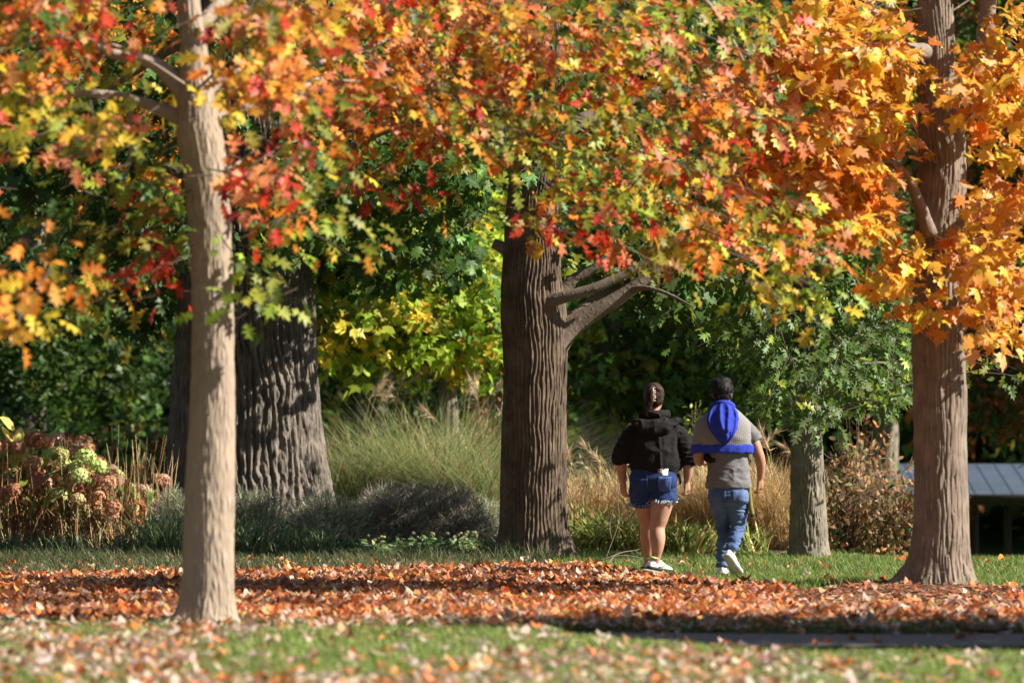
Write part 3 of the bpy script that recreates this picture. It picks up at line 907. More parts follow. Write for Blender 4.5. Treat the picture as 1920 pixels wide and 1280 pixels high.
def right_maple():
    d = 34.1
    p0 = at(1765, 1100, d)
    t = empty('maple_tree', (p0[0], p0[1], float(ground_z(p0[0], p0[1])) - .03))
    tag(t, 'grey brown maple on the right with bright orange leaves', 'tree', 'park trees')
    rows = [(1762, 1118, 118), (1763, 1085, 112), (1764, 1030, 104), (1764, 900, 100), (1762, 760, 97), (1760, 640, 95), (1760, 540, 92), (1762, 440, 90), (1768, 330, 86), (1766, 240, 88), (1758, 140, 72), (1756, 40, 66), (1752, -100, 58), (1756, -350, 40), (1750, -650, 12)]
    P = pxpath(rows, d)
    V, Q = trunk_mesh(P, 220, 400, .0105, 24, 2.4, (.22, [(-2.9, .4, .42), (-2.2, .35, .14), (-.35, .4, .16), (-1.3, .4, .05), (1.4, .6, .2)]), .9, seed=9, plate=(.042, .26))
    part('trunk', V, Q, M_BARK_RIGHT, t)
    B = lambda rows: branch(t, pxpath(rows, d), M_LIMB_RIGHT)
    B([(1775, 260, 50), (1812, 215, 34), (1850, 180, 26), (1920, 168, 20), (2020, 150, 12)])
    B([(1790, 230, 40, .2), (1835, 130, 34, .2), (1852, 40, 32, .2), (1858, -60, 28, .2), (1880, -260, 14, .2)])
    B([(1745, 440, 30, -.2), (1700, 330, 18, -.4), (1640, 290, 14, -.6), (1560, 250, 9, -.8)])
    B([(1750, 100, 40), (1680, 90, 24, -.4), (1580, 80, 16, -.7), (1480, 70, 9, -1)])
    B([(1765, 520, 24, -.2), (1790, 480, 15, -.4), (1830, 440, 11, -.6), (1880, 420, 6, -.7)])
    bl = [(1600, 60, 110, 55, 32, 34.5, 60, RIGHT_P), (1540, 110, 110, 50, 32, 34.5, 46, RIGHT_P), (1640, 130, 50, 50, 32, 33.7, 34, RIGHT_P), (1880, 80, 60, 50, 32, 35, 18, RIGHT_P),
          (1870, 145, 70, 32, 32, 34, 34, RIGHT_P), (1800, 165, 50, 18, 32, 33.7, 9, RIGHT_P), (1560, 230, 150, 75, 32, 35, 76, RIGHT_R), (1400, 180, 130, 70, 32, 35, 46, RIGHT_R), (1605, 215, 65, 55, 32, 34, 36, RIGHT_P), (1480, 330, 130, 60, 32, 35, 54, RIGHT_R),
          (1580, 330, 85, 60, 32, 34.3, 56, RIGHT_R), (1570, 400, 100, 35, 32, 34.3, 32, RIGHT_P), (1630, 395, 32, 40, 32, 34, 14, RIGHT_P), (1690, 490, 40, 45, 32, 33.8, 17, RIGHT_P), (1840, 480, 45, 55, 32, 33.8, 22, RIGHT_P + RIGHT_R), (1740, 585, 45, 30, 32, 33.7, 9, RIGHT_P),
          (1870, 530, 60, 60, 32, 34.5, 30, RIGHT_R), (1860, 610, 35, 40, 32, 34, 10, RIGHT_R), (1870, 400, 60, 60, 32, 35, 14, RIGHT_P), (1880, 260, 60, 60, 32, 35, 16, RIGHT_P), (1885, 340, 35, 50, 32, 34.5, 13, RIGHT_P), (1310, 330, 60, 50, 32.5, 34.5, 10, RIGHT_R), (1300, 470, 50, 25, 32.5, 34.5, 7, RIGHT_P),
          (1480, -60, 190, 70, 32, 36, 60, RIGHT_P), (1960, -70, 120, 80, 32, 36, 60, RIGHT_P), (2060, 200, 120, 260, 32, 36, 80, RIGHT_P), (1750, -330, 420, 180, 31, 37, 70, RIGHT_P), (1750, -560, 260, 120, 32, 36, 30, RIGHT_P)]
    foliage(t, (p0[0], p0[1], 0), bl, MAPLES, (.085, .155), 9, .42, 300, .45, nbias=(.4, -.55, .8), nj=.48, dens=.66, hidens=.3)
    limbs(t, P, bl, M_LIMB_RIGHT, .011, 2, 2.6)


right_maple()


# ---- slim oak behind on the right
def rear_oak():
    d = 41.6
    p0 = at(1515, 1045, d)
    t = empty('oak_tree', (p0[0], p0[1], float(ground_z(p0[0], p0[1])) - .03))
    tag(t, 'slim grey oak with grey green leaves standing behind the walking man', 'tree', 'park trees')
    rows = [(1516, 1062, 84), (1516, 1030, 74), (1515, 960, 66), (1514, 880, 62), (1512, 800, 58), (1512, 700, 54), (1510, 560, 46), (1512, 400, 38), (1510, 150, 28), (1510, -150, 12)]
    P = pxpath(rows, d)
    V, Q = trunk_mesh(P, 120, 240, .014, 26, 5, (.12, [(-2.8, .5, .05), (-.4, .5, .05), (1.2, .6, .05)]), .9, seed=12, plate=(.028, .09))
    part('trunk', V, Q, M_BARK_BACK, t)
    sg = [(SAGE, 4), (GREEN, 2), (LIME, .8)]
    bl = [(1560, 640, 120, 60, 40, 42.5, 62, sg), (1500, 730, 80, 50, 39.6, 41.4, 36, sg), (1600, 720, 90, 50, 40, 42.5, 40, sg), (1650, 640, 60, 60, 40.5, 43, 24, sg), (1460, 680, 40, 50, 40, 42, 14, sg), (1540, 780, 40, 25, 40, 41.3, 9, sg), (1690, 740, 30, 40, 40.5, 42, 8, sg + [(LIME, 2)]), (1430, 590, 70, 40, 40.5, 43, 18, sg), (1700, 590, 60, 50, 41, 43.5, 18, sg), (1620, 560, 90, 40, 41, 43.5, 26, sg), (1740, 690, 30, 40, 41, 43, 7, sg), (1390, 620, 50, 30, 41, 43, 9, sg), (1500, 560, 80, 40, 41, 43.5, 20, sg),
          (1400, 640, 90, 40, 42, 45, 26, [(DARK, 3), (GREEN, 2), (SAGE, 1)]), (1860, 690, 60, 25, 40, 43, 6, [(LIME, 2), (SAGE, 2)]), (1520, 400, 160, 150, 41, 45, 36, sg), (1520, -20, 180, 150, 41, 44, 14, sg)]
    foliage(t, (p0[0], p0[1], 0), bl, OAKS, (.10, .17), 9, .55, 300, .6, nj=.7, dens=.6)
    limbs(t, P[4:], bl, M_BARK_BACK, .018, 1)


rear_oak()


# ---- huge furrowed oak
def big_oak():
    d = 47.0
    p0 = at(462, 1015, d)
    t = empty('oak_tree', (p0[0], p0[1], float(ground_z(p0[0], p0[1])) - .05))
    tag(t, 'massive old oak trunk with deeply furrowed dark grey bark', 'tree', 'park trees')
    rows = [(466, 1030, 372), (467, 985, 348), (467, 930, 318), (466, 880, 300), (464, 800, 284), (463, 700, 270), (460, 600, 256), (457, 500, 243), (455, 380, 228), (452, 250, 214), (450, 50, 190), (455, -200, 150), (455, -500, 90), (455, -900, 20)]
    P = pxpath(rows, d)
    V, Q = trunk_mesh(P, 460, 460, .060, 24, 3.0, (.35, [(-2.9, .4, .22), (-.25, .35, .24), (-1.2, .35, .10), (-2.1, .3, .08), (1.5, .7, .25)]), 0.75, .2, seed=21, furrow=.088)
    part('trunk', V, Q, M_BARK_OAK, t)
    B = lambda rows: branch(t, pxpath(rows, d), M_BARK_OAK, 18, 30)
    B([(455, 60, 110), (300, -60, 80, 1), (60, -100, 54, 2), (-250, -160, 26, 3)])
    B([(455, 20, 110), (620, -100, 84, 1), (860, -180, 54, 2), (1150, -260, 26, 2.5)])
    dg = [(DARK, 3), (GREEN, 2), (OLIVE, .6)]
    bl = [(455, 120, 380, 200, 45, 51, 170, dg), (455, -250, 760, 220, 44, 54, 300, dg), (455, -560, 560, 200, 44, 54, 160, dg), (60, 300, 220, 120, 48, 52, 60, dg), (860, 150, 200, 120, 48, 52, 60, dg)]
    foliage(t, (p0[0], p0[1], 0), bl, OAKS, (.13, .2), 9, .6, 0, .5)
    limbs(t, P[8:], bl, M_BARK_OAK, .05, 1)


big_oak()


# ---- woodland trees further back
def back_tree(px, d, width, label, clumps, palette, shapes, seed, species='maple_tree', lean=0, nper=62, size=.34, mat=None, top=-700):
    """clumps: (px,py,rx,ry,depth_half)"""
    mat = mat or M_BARK_BACK
    x = (px - 960) / FPX * d
    gz = float(ground_z(x, d))
    t = empty(species, (x, d, gz - .05))
    tag(t, label, 'tree', 'woodland trees behind the garden')
    gpy = HORIZ + FPX * (CAMH - gz) / d
    rows = [(px, gpy + 12, width * 1.5), (px, gpy - 25, width * 1.15), (px + lean * .2, gpy - 150, width), (px + lean * .5, (gpy) / 2, width * .8), (px + lean, 0, width * .55), (px + lean, top, width * .15)]
    P = pxpath(rows, d)
    V, Q = trunk_mesh(P, 48, 120, .02, 10, 2, None, 1, seed=seed)
    part('trunk', V, Q, mat, t)
    acc = Acc()
    for (cx, cy, rx, ry, dh, k) in clumps:
        n = int(nper * k)
        sub = max(3, n // 9)
        cc = np.stack([cx + rx * RNG.uniform(-1, 1, sub), cy + ry * RNG.uniform(-1, 1, sub), d + dh * RNG.uniform(-1, 1, sub)], -1)
        w = RNG.integers(0, sub, n)
        q = cc[w] + RNG.normal(0, 1, (n, 3)) * np.array([.5 / FPX * 0 + 45 * 50 / d, 30 * 50 / d, .5])
        P_ = np.stack([(q[:, 0] - 960) / FPX * q[:, 2], q[:, 2], CAMH - (q[:, 1] - HORIZ) / FPX * q[:, 2]], -1)
        k_ = P_[:, 2] > gz + .5
        P_ = P_[k_]; w = w[k_]
        n = len(P_)
        out = P_ - np.array([x, d, 0]); out[:, 2] = 0
        T = nrm(nrm(out) + RNG.normal(0, .6, (n, 3)) + np.array([0, 0, -.3]))
        N = np.array([.2, -.4, .8]) + RNG.normal(0, .5, (n, 3))
        tint = pick(palette, sub, .15)[w]
        C = np.where((RNG.uniform(0, 1, n) < .5)[:, None], tint, pick(palette, n, .2))
        v = RNG.integers(0, len(shapes), n)
        for s in range(len(shapes)):
            m = v == s
            scatter(acc, shapes[s], P_[m], T[m], N[m], RNG.uniform(size * .8, size * 1.2, m.sum()), C[m])
        e = at(cx, cy, d); s0 = np.array([x, d, max(gz + 1.5, e[2] - .35 * abs(e[0] - x) - .3)])
        branch(t, [[*s0, .05], [*((s0 + e) / 2 + [0, 0, .15]), .035], [*e, .012]], mat, 8, 12)
    cr = acc.build('crown', M_LEAF, t)
    cr['kind'] = 'stuff'
    return t


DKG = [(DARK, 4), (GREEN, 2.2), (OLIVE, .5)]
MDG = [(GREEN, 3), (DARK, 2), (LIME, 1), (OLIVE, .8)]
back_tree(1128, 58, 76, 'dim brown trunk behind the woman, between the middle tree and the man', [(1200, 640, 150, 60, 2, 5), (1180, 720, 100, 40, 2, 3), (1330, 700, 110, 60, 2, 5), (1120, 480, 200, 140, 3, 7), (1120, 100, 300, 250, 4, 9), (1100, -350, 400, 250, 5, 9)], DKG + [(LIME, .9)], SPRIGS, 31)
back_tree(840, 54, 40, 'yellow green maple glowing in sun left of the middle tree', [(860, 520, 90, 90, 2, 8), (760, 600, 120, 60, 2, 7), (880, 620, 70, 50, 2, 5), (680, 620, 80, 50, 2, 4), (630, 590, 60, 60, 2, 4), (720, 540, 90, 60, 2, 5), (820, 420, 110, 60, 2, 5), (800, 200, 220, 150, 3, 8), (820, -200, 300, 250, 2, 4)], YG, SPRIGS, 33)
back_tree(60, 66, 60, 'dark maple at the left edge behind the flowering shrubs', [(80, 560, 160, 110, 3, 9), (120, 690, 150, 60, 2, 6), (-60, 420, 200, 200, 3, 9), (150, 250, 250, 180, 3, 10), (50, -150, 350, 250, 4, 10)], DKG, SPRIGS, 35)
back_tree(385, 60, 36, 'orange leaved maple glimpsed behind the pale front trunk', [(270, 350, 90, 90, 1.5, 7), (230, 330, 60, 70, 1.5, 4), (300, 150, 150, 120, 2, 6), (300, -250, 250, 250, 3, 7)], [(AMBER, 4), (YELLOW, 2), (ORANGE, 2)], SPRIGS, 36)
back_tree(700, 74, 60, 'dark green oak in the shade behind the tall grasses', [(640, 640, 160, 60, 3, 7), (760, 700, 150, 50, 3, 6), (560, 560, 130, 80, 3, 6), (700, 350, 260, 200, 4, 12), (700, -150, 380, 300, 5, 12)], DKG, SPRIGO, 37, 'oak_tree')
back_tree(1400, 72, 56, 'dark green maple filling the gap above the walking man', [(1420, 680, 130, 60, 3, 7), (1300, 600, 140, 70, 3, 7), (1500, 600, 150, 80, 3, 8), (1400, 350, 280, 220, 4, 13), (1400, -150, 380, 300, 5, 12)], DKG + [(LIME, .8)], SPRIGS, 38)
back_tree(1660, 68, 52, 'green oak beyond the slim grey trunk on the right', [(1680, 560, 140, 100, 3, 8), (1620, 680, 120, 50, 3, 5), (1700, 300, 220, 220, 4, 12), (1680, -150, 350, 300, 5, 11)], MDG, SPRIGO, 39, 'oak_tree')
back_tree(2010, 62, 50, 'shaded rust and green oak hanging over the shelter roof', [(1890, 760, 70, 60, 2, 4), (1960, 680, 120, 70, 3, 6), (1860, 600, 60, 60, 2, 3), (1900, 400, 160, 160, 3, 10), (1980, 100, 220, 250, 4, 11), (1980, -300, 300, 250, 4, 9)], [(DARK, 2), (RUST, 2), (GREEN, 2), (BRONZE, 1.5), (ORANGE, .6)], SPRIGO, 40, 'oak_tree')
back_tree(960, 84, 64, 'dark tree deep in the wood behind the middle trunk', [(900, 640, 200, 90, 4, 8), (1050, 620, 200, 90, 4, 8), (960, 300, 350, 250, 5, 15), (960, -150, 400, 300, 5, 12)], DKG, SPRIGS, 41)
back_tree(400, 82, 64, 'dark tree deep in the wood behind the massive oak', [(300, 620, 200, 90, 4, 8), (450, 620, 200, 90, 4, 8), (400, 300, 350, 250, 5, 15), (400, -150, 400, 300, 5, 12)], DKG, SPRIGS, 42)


def wood_mass():
    """the far wood that closes every gap, and its undergrowth; unseen trees added for shade follow"""
    acc = Acc()
    n = 52000
    y = RNG.uniform(92, 112, n)
    x = RNG.uniform(-26, 26, n)
    z = ground_z(x, y) + RNG.uniform(0, 1, n) ** 1.15 * 17
    keep = ~((x > 7.5) & (x < 18) & (z < -.1))
    x, y, z = x[keep], y[keep], z[keep]; n = len(x)
    P = np.stack([x, y, z], -1)
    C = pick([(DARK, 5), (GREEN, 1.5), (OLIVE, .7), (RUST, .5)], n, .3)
    v = RNG.integers(0, 3, n)
    for s in range(3):
        m = v == s
        scatter(acc, (SPRIGS[s][0], SPRIGS[s][1][:18]), P[m], RNG.normal(0, 1, (m.sum(), 3)) + [0, 0, -.4], np.array([.2, -.4, .7]) + RNG.normal(0, .5, (m.sum(), 3)), RNG.uniform(.7, 1.3, m.sum()), C[m])
    o = acc.build('woodland', M_LEAF)
    tag(o, 'dark mass of woodland foliage closing the view behind everything', 'woodland', kind='stuff')
    acc = Acc()
    n = 9000
    y = RNG.uniform(53, 92, n); x = RNG.uniform(-13, 8, n)
    k = (np.abs(x) < 960 / FPX * y * 1.2)
    k &= ~((x > 3.5))
    x, y = x[k], y[k]; n = len(x)
    h = .25 + 1.3 * vnoise(np.stack([x * .5, y * .3, 0 * x], -1)) * np.clip((y - 52) / 8, .3, 1)
    P = np.stack([x, y, ground_z(x, y) + RNG.uniform(0, 1, n) * h], -1)
    C = pick([(DARK, 4), (GREEN, 2), (OLIVE, .8), (BRONZE, .5)], n, .3)
    for s in range(3):
        m = RNG.integers(0, 3, n) == s
        scatter(acc, SPRIGO[s], P[m], RNG.normal(0, 1, (m.sum(), 3)) + [0, 0, .5], np.array([.1, -.3, .8]) + RNG.normal(0, .5, (m.sum(), 3)), RNG.uniform(.35, .6, m.sum()), C[m])
    o = acc.build('undergrowth', M_LEAF)
    tag(o, 'dark low undergrowth on the woodland floor behind the garden', 'undergrowth', kind='stuff')


wood_mass()
# unseen trees added right of the frame to shade the background wood
for k, (x, y, lab) in enumerate([(14.5, 57, 'unseen tree added for shade past the right edge, level with the garden'), (24, 92, 'unseen tree added for shade past the right edge, farthest into the wood')]):
    px = pxof(x, y); s = 50 / y
    back_tree(px, y, 60, lab, [(px, 300 * s + 200, 350 * s, 250 * s, 3, 14), (px, -150, 420 * s, 300 * s, 4, 18), (px, -600, 420 * s, 300 * s, 4, 18), (px, -1000, 300 * s, 250 * s, 3, 10)], DKG, SPRIGO, 50 + k, 'oak_tree', size=.8)


for k, (x, y, dh, z0, z1, lab) in enumerate([(-8.5, 29, 2.5, 2.5, 11, 'unseen tall tree added to block skylight from the left, level with the pale front oak'), (-10.5, 38.5, 3, 2.5, 12, 'unseen tall tree added to block skylight from the left, level with the leaf bed'), (-7.5, 20.5, 2, 3, 9, 'unseen tree added to block skylight from the left, beside the foreground lawn'),
                                             (8.2, 25.7, .7, 2.6, 5.6, 'unseen small tree added past the right edge to shade the path')]):  # unseen trees added: left ones block skylight, right one shades the path
    px = pxof(x, y); py = lambda z: HORIZ - (z - CAMH) / y * FPX
    w_ = FPX / y * (2.6 if x < 0 else 1.6)
    back_tree(px, y, 60 if x < 0 else 40, lab, [(px, py(z0 + (z1 - z0) * f), w_ * q, FPX / y * (z1 - z0) * .18, dh, 13 if x < 0 else 5) for f, q in ((.15, .8), (.4, 1), (.65, 1), (.9, .6))], DKG if x < 0 else [(ORANGE, 2), (OLIVE, 2), (AMBER, 1)], SPRIGO, 60 + k, 'oak_tree', size=.7 if x < 0 else .45, top=py(z1 * .9))


# ------------------------------------------------------------------ garden bed
def flower_head(seed, n=130):
    """domed hydrangea head: many small four sided florets"""
    r = np.random.default_rng(seed)
    V, F = [], []
    for i in range(n):
        d = nrm(r.normal(0, 1, 3))
        if d[2] < -.45: d[2] = -d[2]
        p = d * np.array([1, 1, .82]) * r.uniform(.78, 1.0)
        u = nrm(np.cross(d, r.normal(0, 1, 3))); w = np.cross(d, u)
        dd = nrm(d + r.normal(0, .35, 3)); s = r.uniform(.13, .21)
        k = len(V)
        V += [p + u * s, p + w * s, p - u * s, p - w * s, p - dd * s * .35]
        F += [[k, k + 1, k + 4], [k + 1, k + 2, k + 4], [k + 2, k + 3, k + 4], [k + 3, k, k + 4]]
    return np.array(V), np.array(F)


HEADS = [make_mesh('flower_head', *flower_head(s), [M_DRYO], None, False) for s in range(4)]
OVAL_ME = [make_mesh('leaf', V, F, [M_LEAFO]) for V, F in OVALS]


def place(name, me, parent, p, T, N, s, col):
    X, Y, Z = frames(np.array([T], float), np.array([N], float))
    o = link(name, me, parent)
    p = np.asarray(p) - base(parent)
    o.matrix_local = Matrix([[X[0][r] * s, Y[0][r] * s, Z[0][r] * s, p[r]] for r in range(3)] + [[0, 0, 0, 1]])
    o.color = (*[float(v) for v in col], 1)
    return o


def plant_base(name, px, d, label, cat, group=None):
    x = (px - 960) / FPX * d
    t = empty(name, (x, d, float(ground_z(x, d))))
    return tag(t, label, cat, group, 'thing')


def hydrangea(px0, px1, top, d, heads, label, dry=0.0, depth=.45):
    t = plant_base('hydrangea_shrub', (px0 + px1) / 2, d, label, 'shrub', 'hydrangeas in the garden bed')
    gz = base(t)[2]
    st = Acc()
    hp = [((0.64, 0.32, 0.18), 4), ((0.70, 0.46, 0.30), 3), ((0.42, 0.19, 0.10), 1.4), ((0.62, 0.62, 0.24), 3.6)]
    for i in range(heads):
        px = random.uniform(px0, px1)
        tp = np.interp(px, [px0, (px0 + px1) / 2, px1], top)
        py = tp + (995 - tp) * random.random() ** 1.5 * .82
        dd = d + random.uniform(-1, 1) * depth - (py - tp) / 400
        p = at(px, py, dd)
        s = random.uniform(.085, .125) * (1 - .25 * dry)
        c = pick(hp, 1, .12)[0]
        place('flower_head', HEADS[i % 4], t, p, (random.gauss(0, 1), random.gauss(0, 1), 0), (random.gauss(0, .35), random.gauss(-.3, .35), 1), s, c)
        root = np.array([p[0] + random.gauss(0, .1), dd + random.uniform(0, .3), gz - .03])
        V, T, Q = tube(smooth_path([root, (root + p) / 2 + [random.gauss(0, .04), 0, .05], p], 6), [.007, .006, .006, .005, .005, .004], 4, False)
        st.add(V, Q=Q, C=pick([((.40, .20, .09), 2), ((.28, .15, .07), 1)], 1)[0])
    # bare stalks of the skirt
    n = int(260 * (px1 - px0) / 160)
    for i in range(n):
        px = random.uniform(px0 - 10, px1 + 10); dd = d + random.uniform(-1, .8) * depth - .15
        x = (px - 960) / FPX * dd; h = random.uniform(.15, .62) + (random.random() < .12 * (1 + 2 * dry)) * random.uniform(.3, .8)
        a, b = random.gauss(0, .08), random.gauss(0, .08)
        V, T, Q = tube(smooth_path([(x, dd, gz - .02), (x + a, dd + b, gz + h * .6), (x + a * 1.8 + random.gauss(0, .03), dd + b * 2, gz + h)], 5), [.006, .005, .005, .004, .003], 3, False)
        st.add(V, Q=Q, C=pick([((.36, .22, .11), 3), ((.48, .36, .2), 1.5), ((.22, .14, .08), 1.5), ((.26, .28, .1), 1)], 1)[0])
    o = st.build('stems', M_CHIP, t); o['kind'] = 'stuff'
    lp = [((0.24, 0.38, 0.06), 3), ((0.42, 0.50, 0.10), 2.5), ((0.40, 0.18, 0.08), 1 + 4 * dry), ((0.30, 0.30, 0.10), 1.5)]
    for i in range(int(heads * 1.6)):
        px = random.uniform(px0, px1)
        tp = np.interp(px, [px0, (px0 + px1) / 2, px1], top) + 8
        py = tp + (990 - tp) * random.random() * .8
        p = at(px, py, d + random.uniform(-1, 1) * depth - .05)
        place('leaf', OVAL_ME[i % 2], t, p, (random.gauss(0, 1), random.gauss(-.3, .6), random.gauss(-.7, .4)), (random.gauss(.6, .3), random.gauss(-.5, .3), .7), random.uniform(.10, .19), pick(lp, 1, .15)[0])
    acc = Acc(); n = int(420 * (px1 - px0) / 160)
    P = np.array([at(random.uniform(px0 - 6, px1 + 6), random.uniform(np.mean(top) + 50, 1000), d + random.uniform(-1, 1.2) * depth) for _ in range(n)])
    scatter(acc, OVALS[0], P, RNG.normal(0, 1, (n, 3)) + [0, 0, -.5], RNG.normal(0, .6, (n, 3)) + [.3, -.4, .6], RNG.uniform(.05, .11, n), pick([(RUST, 3), (BRONZE, 2), ((.45, .25, .12), 2), (GREEN, 1.2)], n, .25))
    o = acc.build('small_leaves', M_DRY, t); o['kind'] = 'stuff'
    return t


hydrangea(-230, -20, (815, 800, 805), 45.6, 34, 'hydrangea with brown heads cut by the left edge of the photograph')
h1 = hydrangea(-20, 110, (812, 802, 822), 45.4, 34, 'hydrangea with big yellow leaves on top and brown flower heads')
hydrangea(100, 215, (826, 828, 860), 45.3, 32, 'bushy hydrangea with rust brown and lime flower heads, middle of the row')
hydrangea(210, 318, (868, 880, 905), 45.5, 14, 'thin withered hydrangea with bare stalks next to the massive oak', 1.0)
for i, (px, py, s) in enumerate([(28, 806, .26), (40, 800, .28), (12, 812, .2), (4, 800, .2), (34, 820, .22)]):
    place('leaf', OVAL_ME[i % 2], h1, at(px, py, 45.0), (random.gauss(.3, .6), -.5, random.gauss(-.2, .4)), (.75, -.55, .5), s, (0.80, 0.66, 0.17)).__setitem__('label', 'large pale yellow leaf')


def grass_clump(name, px, d, label, cat, n, h, w, pal, lean, bend, root=.18, group=None, plume=0, seg=4, plume_col=None):
    t = plant_base(name, px, d, label, cat, group)
    b = base(t)
    acc = Acc()
    a = RNG.uniform(0, 6.28, n); r = root * np.sqrt(RNG.uniform(0, 1, n))
    x = b[0] + r * np.cos(a); y = b[1] + r * np.sin(a)
    blades(acc, x, y, RNG.uniform(h * .55, h, n), w, pal, lean, bend, seg=seg)
    o = acc.build('blades', M_BLADE, t); o['kind'] = 'stuff'
    for i in range(plume):
        a = random.uniform(0, 6.28); l = random.uniform(.1, .5)
        hh = h * random.uniform(.85, 1.08)
        top = b + np.array([math.cos(a) * l * hh, math.sin(a) * l * hh * .5, hh * .92])
        pa = Acc()
        V, T, Q = tube(smooth_path([b + [0, 0, .02], (b + top) / 2 + [0, 0, .15], top], 8), .004, 3, False)
        pa.add(V, Q=Q, C=(.42, .32, .16))
        m = 70
        tt = RNG.uniform(0, 1, m)[:, None]
        dr = nrm(np.array([math.cos(a) * .8, math.sin(a) * .4, .75]))
        P = top + dr * tt * .26
        scatter(pa, (np.array([(-.03, 0, 0), (.03, 0, 0), (0, 1, -.25)]), np.array([[0, 1, 2]])), P, dr + RNG.normal(0, .35, (m, 3)) + [0, 0, -.2], RNG.normal(0, 1, (m, 3)), RNG.uniform(.09, .17, m), pick([(plume_col or (.56, .42, .29), 1)], m, .2))
        pa.build('plume', M_DRY, t)
    return t


MISC = [((.18, .25, .08), 3), ((.34, .39, .16), 3), ((.58, .54, .30), 2.2), ((.52, .40, .20), 1.4), ((.08, .12, .04), 1)]
for i, (px, d, h, n, pl, lab) in enumerate([(650, 51.5, 1.45, 900, 4, 'tall plume grass with reddish plumes beside the massive oak'), (720, 52.5, 1.6, 1100, 1, 'tall arching plume grass, second from the massive oak'), (790, 52, 1.72, 1300, 0, 'tallest arching plume grass in the middle of the clump'),
                                            (855, 51.5, 1.62, 1200, 2, 'tall plume grass with pale plumes near the middle tree'), (920, 51, 1.4, 900, 3, 'plume grass half hidden behind the middle tree')]):
    grass_clump('plume_grass', px, d, lab, 'ornamental grass', n, h * 1.15, .0085, MISC, .95, 1.15, .38, 'tall plume grasses', pl + 1, 5)
for i, (px, d, h, n, lab) in enumerate([(285, 42.0, .62, 150, 'strappy green grass tuft left of the pale front trunk'), (318, 41.4, .55, 140, 'strappy green tuft touching the left side of the pale front trunk'), (455, 42, .6, 110, 'pale strappy tuft peeping out right of the pale front trunk'),
                                        (520, 42.2, .4, 150, 'low green grass tuft below the massive oak'), (590, 42, .38, 150, 'low green grass tuft left of the leafy ground cover'), (230, 41.6, .34, 160, 'short dark tuft below the withered hydrangea'), (120, 41.8, .3, 170, 'short dark tuft below the middle hydrangea'), (30, 41.8, .3, 170, 'short dark tuft at the lower left edge of the garden')]):
    grass_clump('grass_tuft', px, d, lab, 'grass tuft', n, h, .013, [((.13, .20, .075), 3), ((.25, .32, .16), 2), ((.08, .12, .05), 2)], .45, .8, .22, 'green grass tufts')
DAY = [((.34, .42, .11), 4), ((.50, .50, .18), 3), ((.62, .48, .18), 1.6), ((.50, .27, .09), 1), ((.14, .22, .05), 2)]
for i, (px, d, h, n) in enumerate([(1075, 43.2, .66, 110), (1110, 42.6, .58, 110), (1150, 42.9, .62, 120), (1190, 42.5, .55, 110), (1235, 42.8, .5, 100), (1280, 42.6, .48, 110), (1325, 42.9, .45, 100), (1405, 43, .42, 60)]):
    lab = ['yellowing daylily clump touching the right side of the middle tree', 'yellowing daylily clump, second from the middle tree', 'arching daylily clump behind the fallen branch', 'daylily clump just left of the woman, at her bare legs', 'daylily clump directly behind the woman', 'low daylily clump between the woman and the man', 'low daylily clump directly behind the walking man', 'sparse daylily clump right of the walking man'][i]
    grass_clump('daylily', px, d, lab, 'plant', n, h, .024, DAY, .6, 1.0, .2, 'daylilies along the bed edge')
STRAW = [((.68, .48, .25), 4), ((.60, .40, .19), 3), ((.76, .60, .36), 2), ((.36, .24, .11), 2), ((.30, .32, .10), .6)]
for i, (px, d, h, n) in enumerate([(1090, 46, .85, 420), (1160, 46.3, .9, 420), (1240, 45.6, .85, 460), (1300, 45.8, .95, 520), (1360, 45.4, .95, 520), (1420, 45.2, 1.0, 620), (1462, 45.0, .95, 560), (1560, 46, .9, 420), (1630, 46, .85, 400), (1690, 46, .8, 350)]):
    lab = ['dry straw grass just right of the middle tree', 'dry straw grass left of the woman', 'dry straw grass behind the woman', 'dry straw grass in the gap between the two people', 'dry straw grass behind the man', 'thick golden straw grass right of the man', 'golden straw grass touching the slim grey oak', 'dry grass just right of the slim grey oak', 'dry grass halfway between the slim oak and the orange maple', 'dry grass left of the orange maple trunk'][i]
    grass_clump('straw_grass', px, d, lab, 'ornamental grass', n, h * 1.2, .010, STRAW, .45, .6, .3, 'dry straw grasses', 1, 4, (.62, .45, .28))


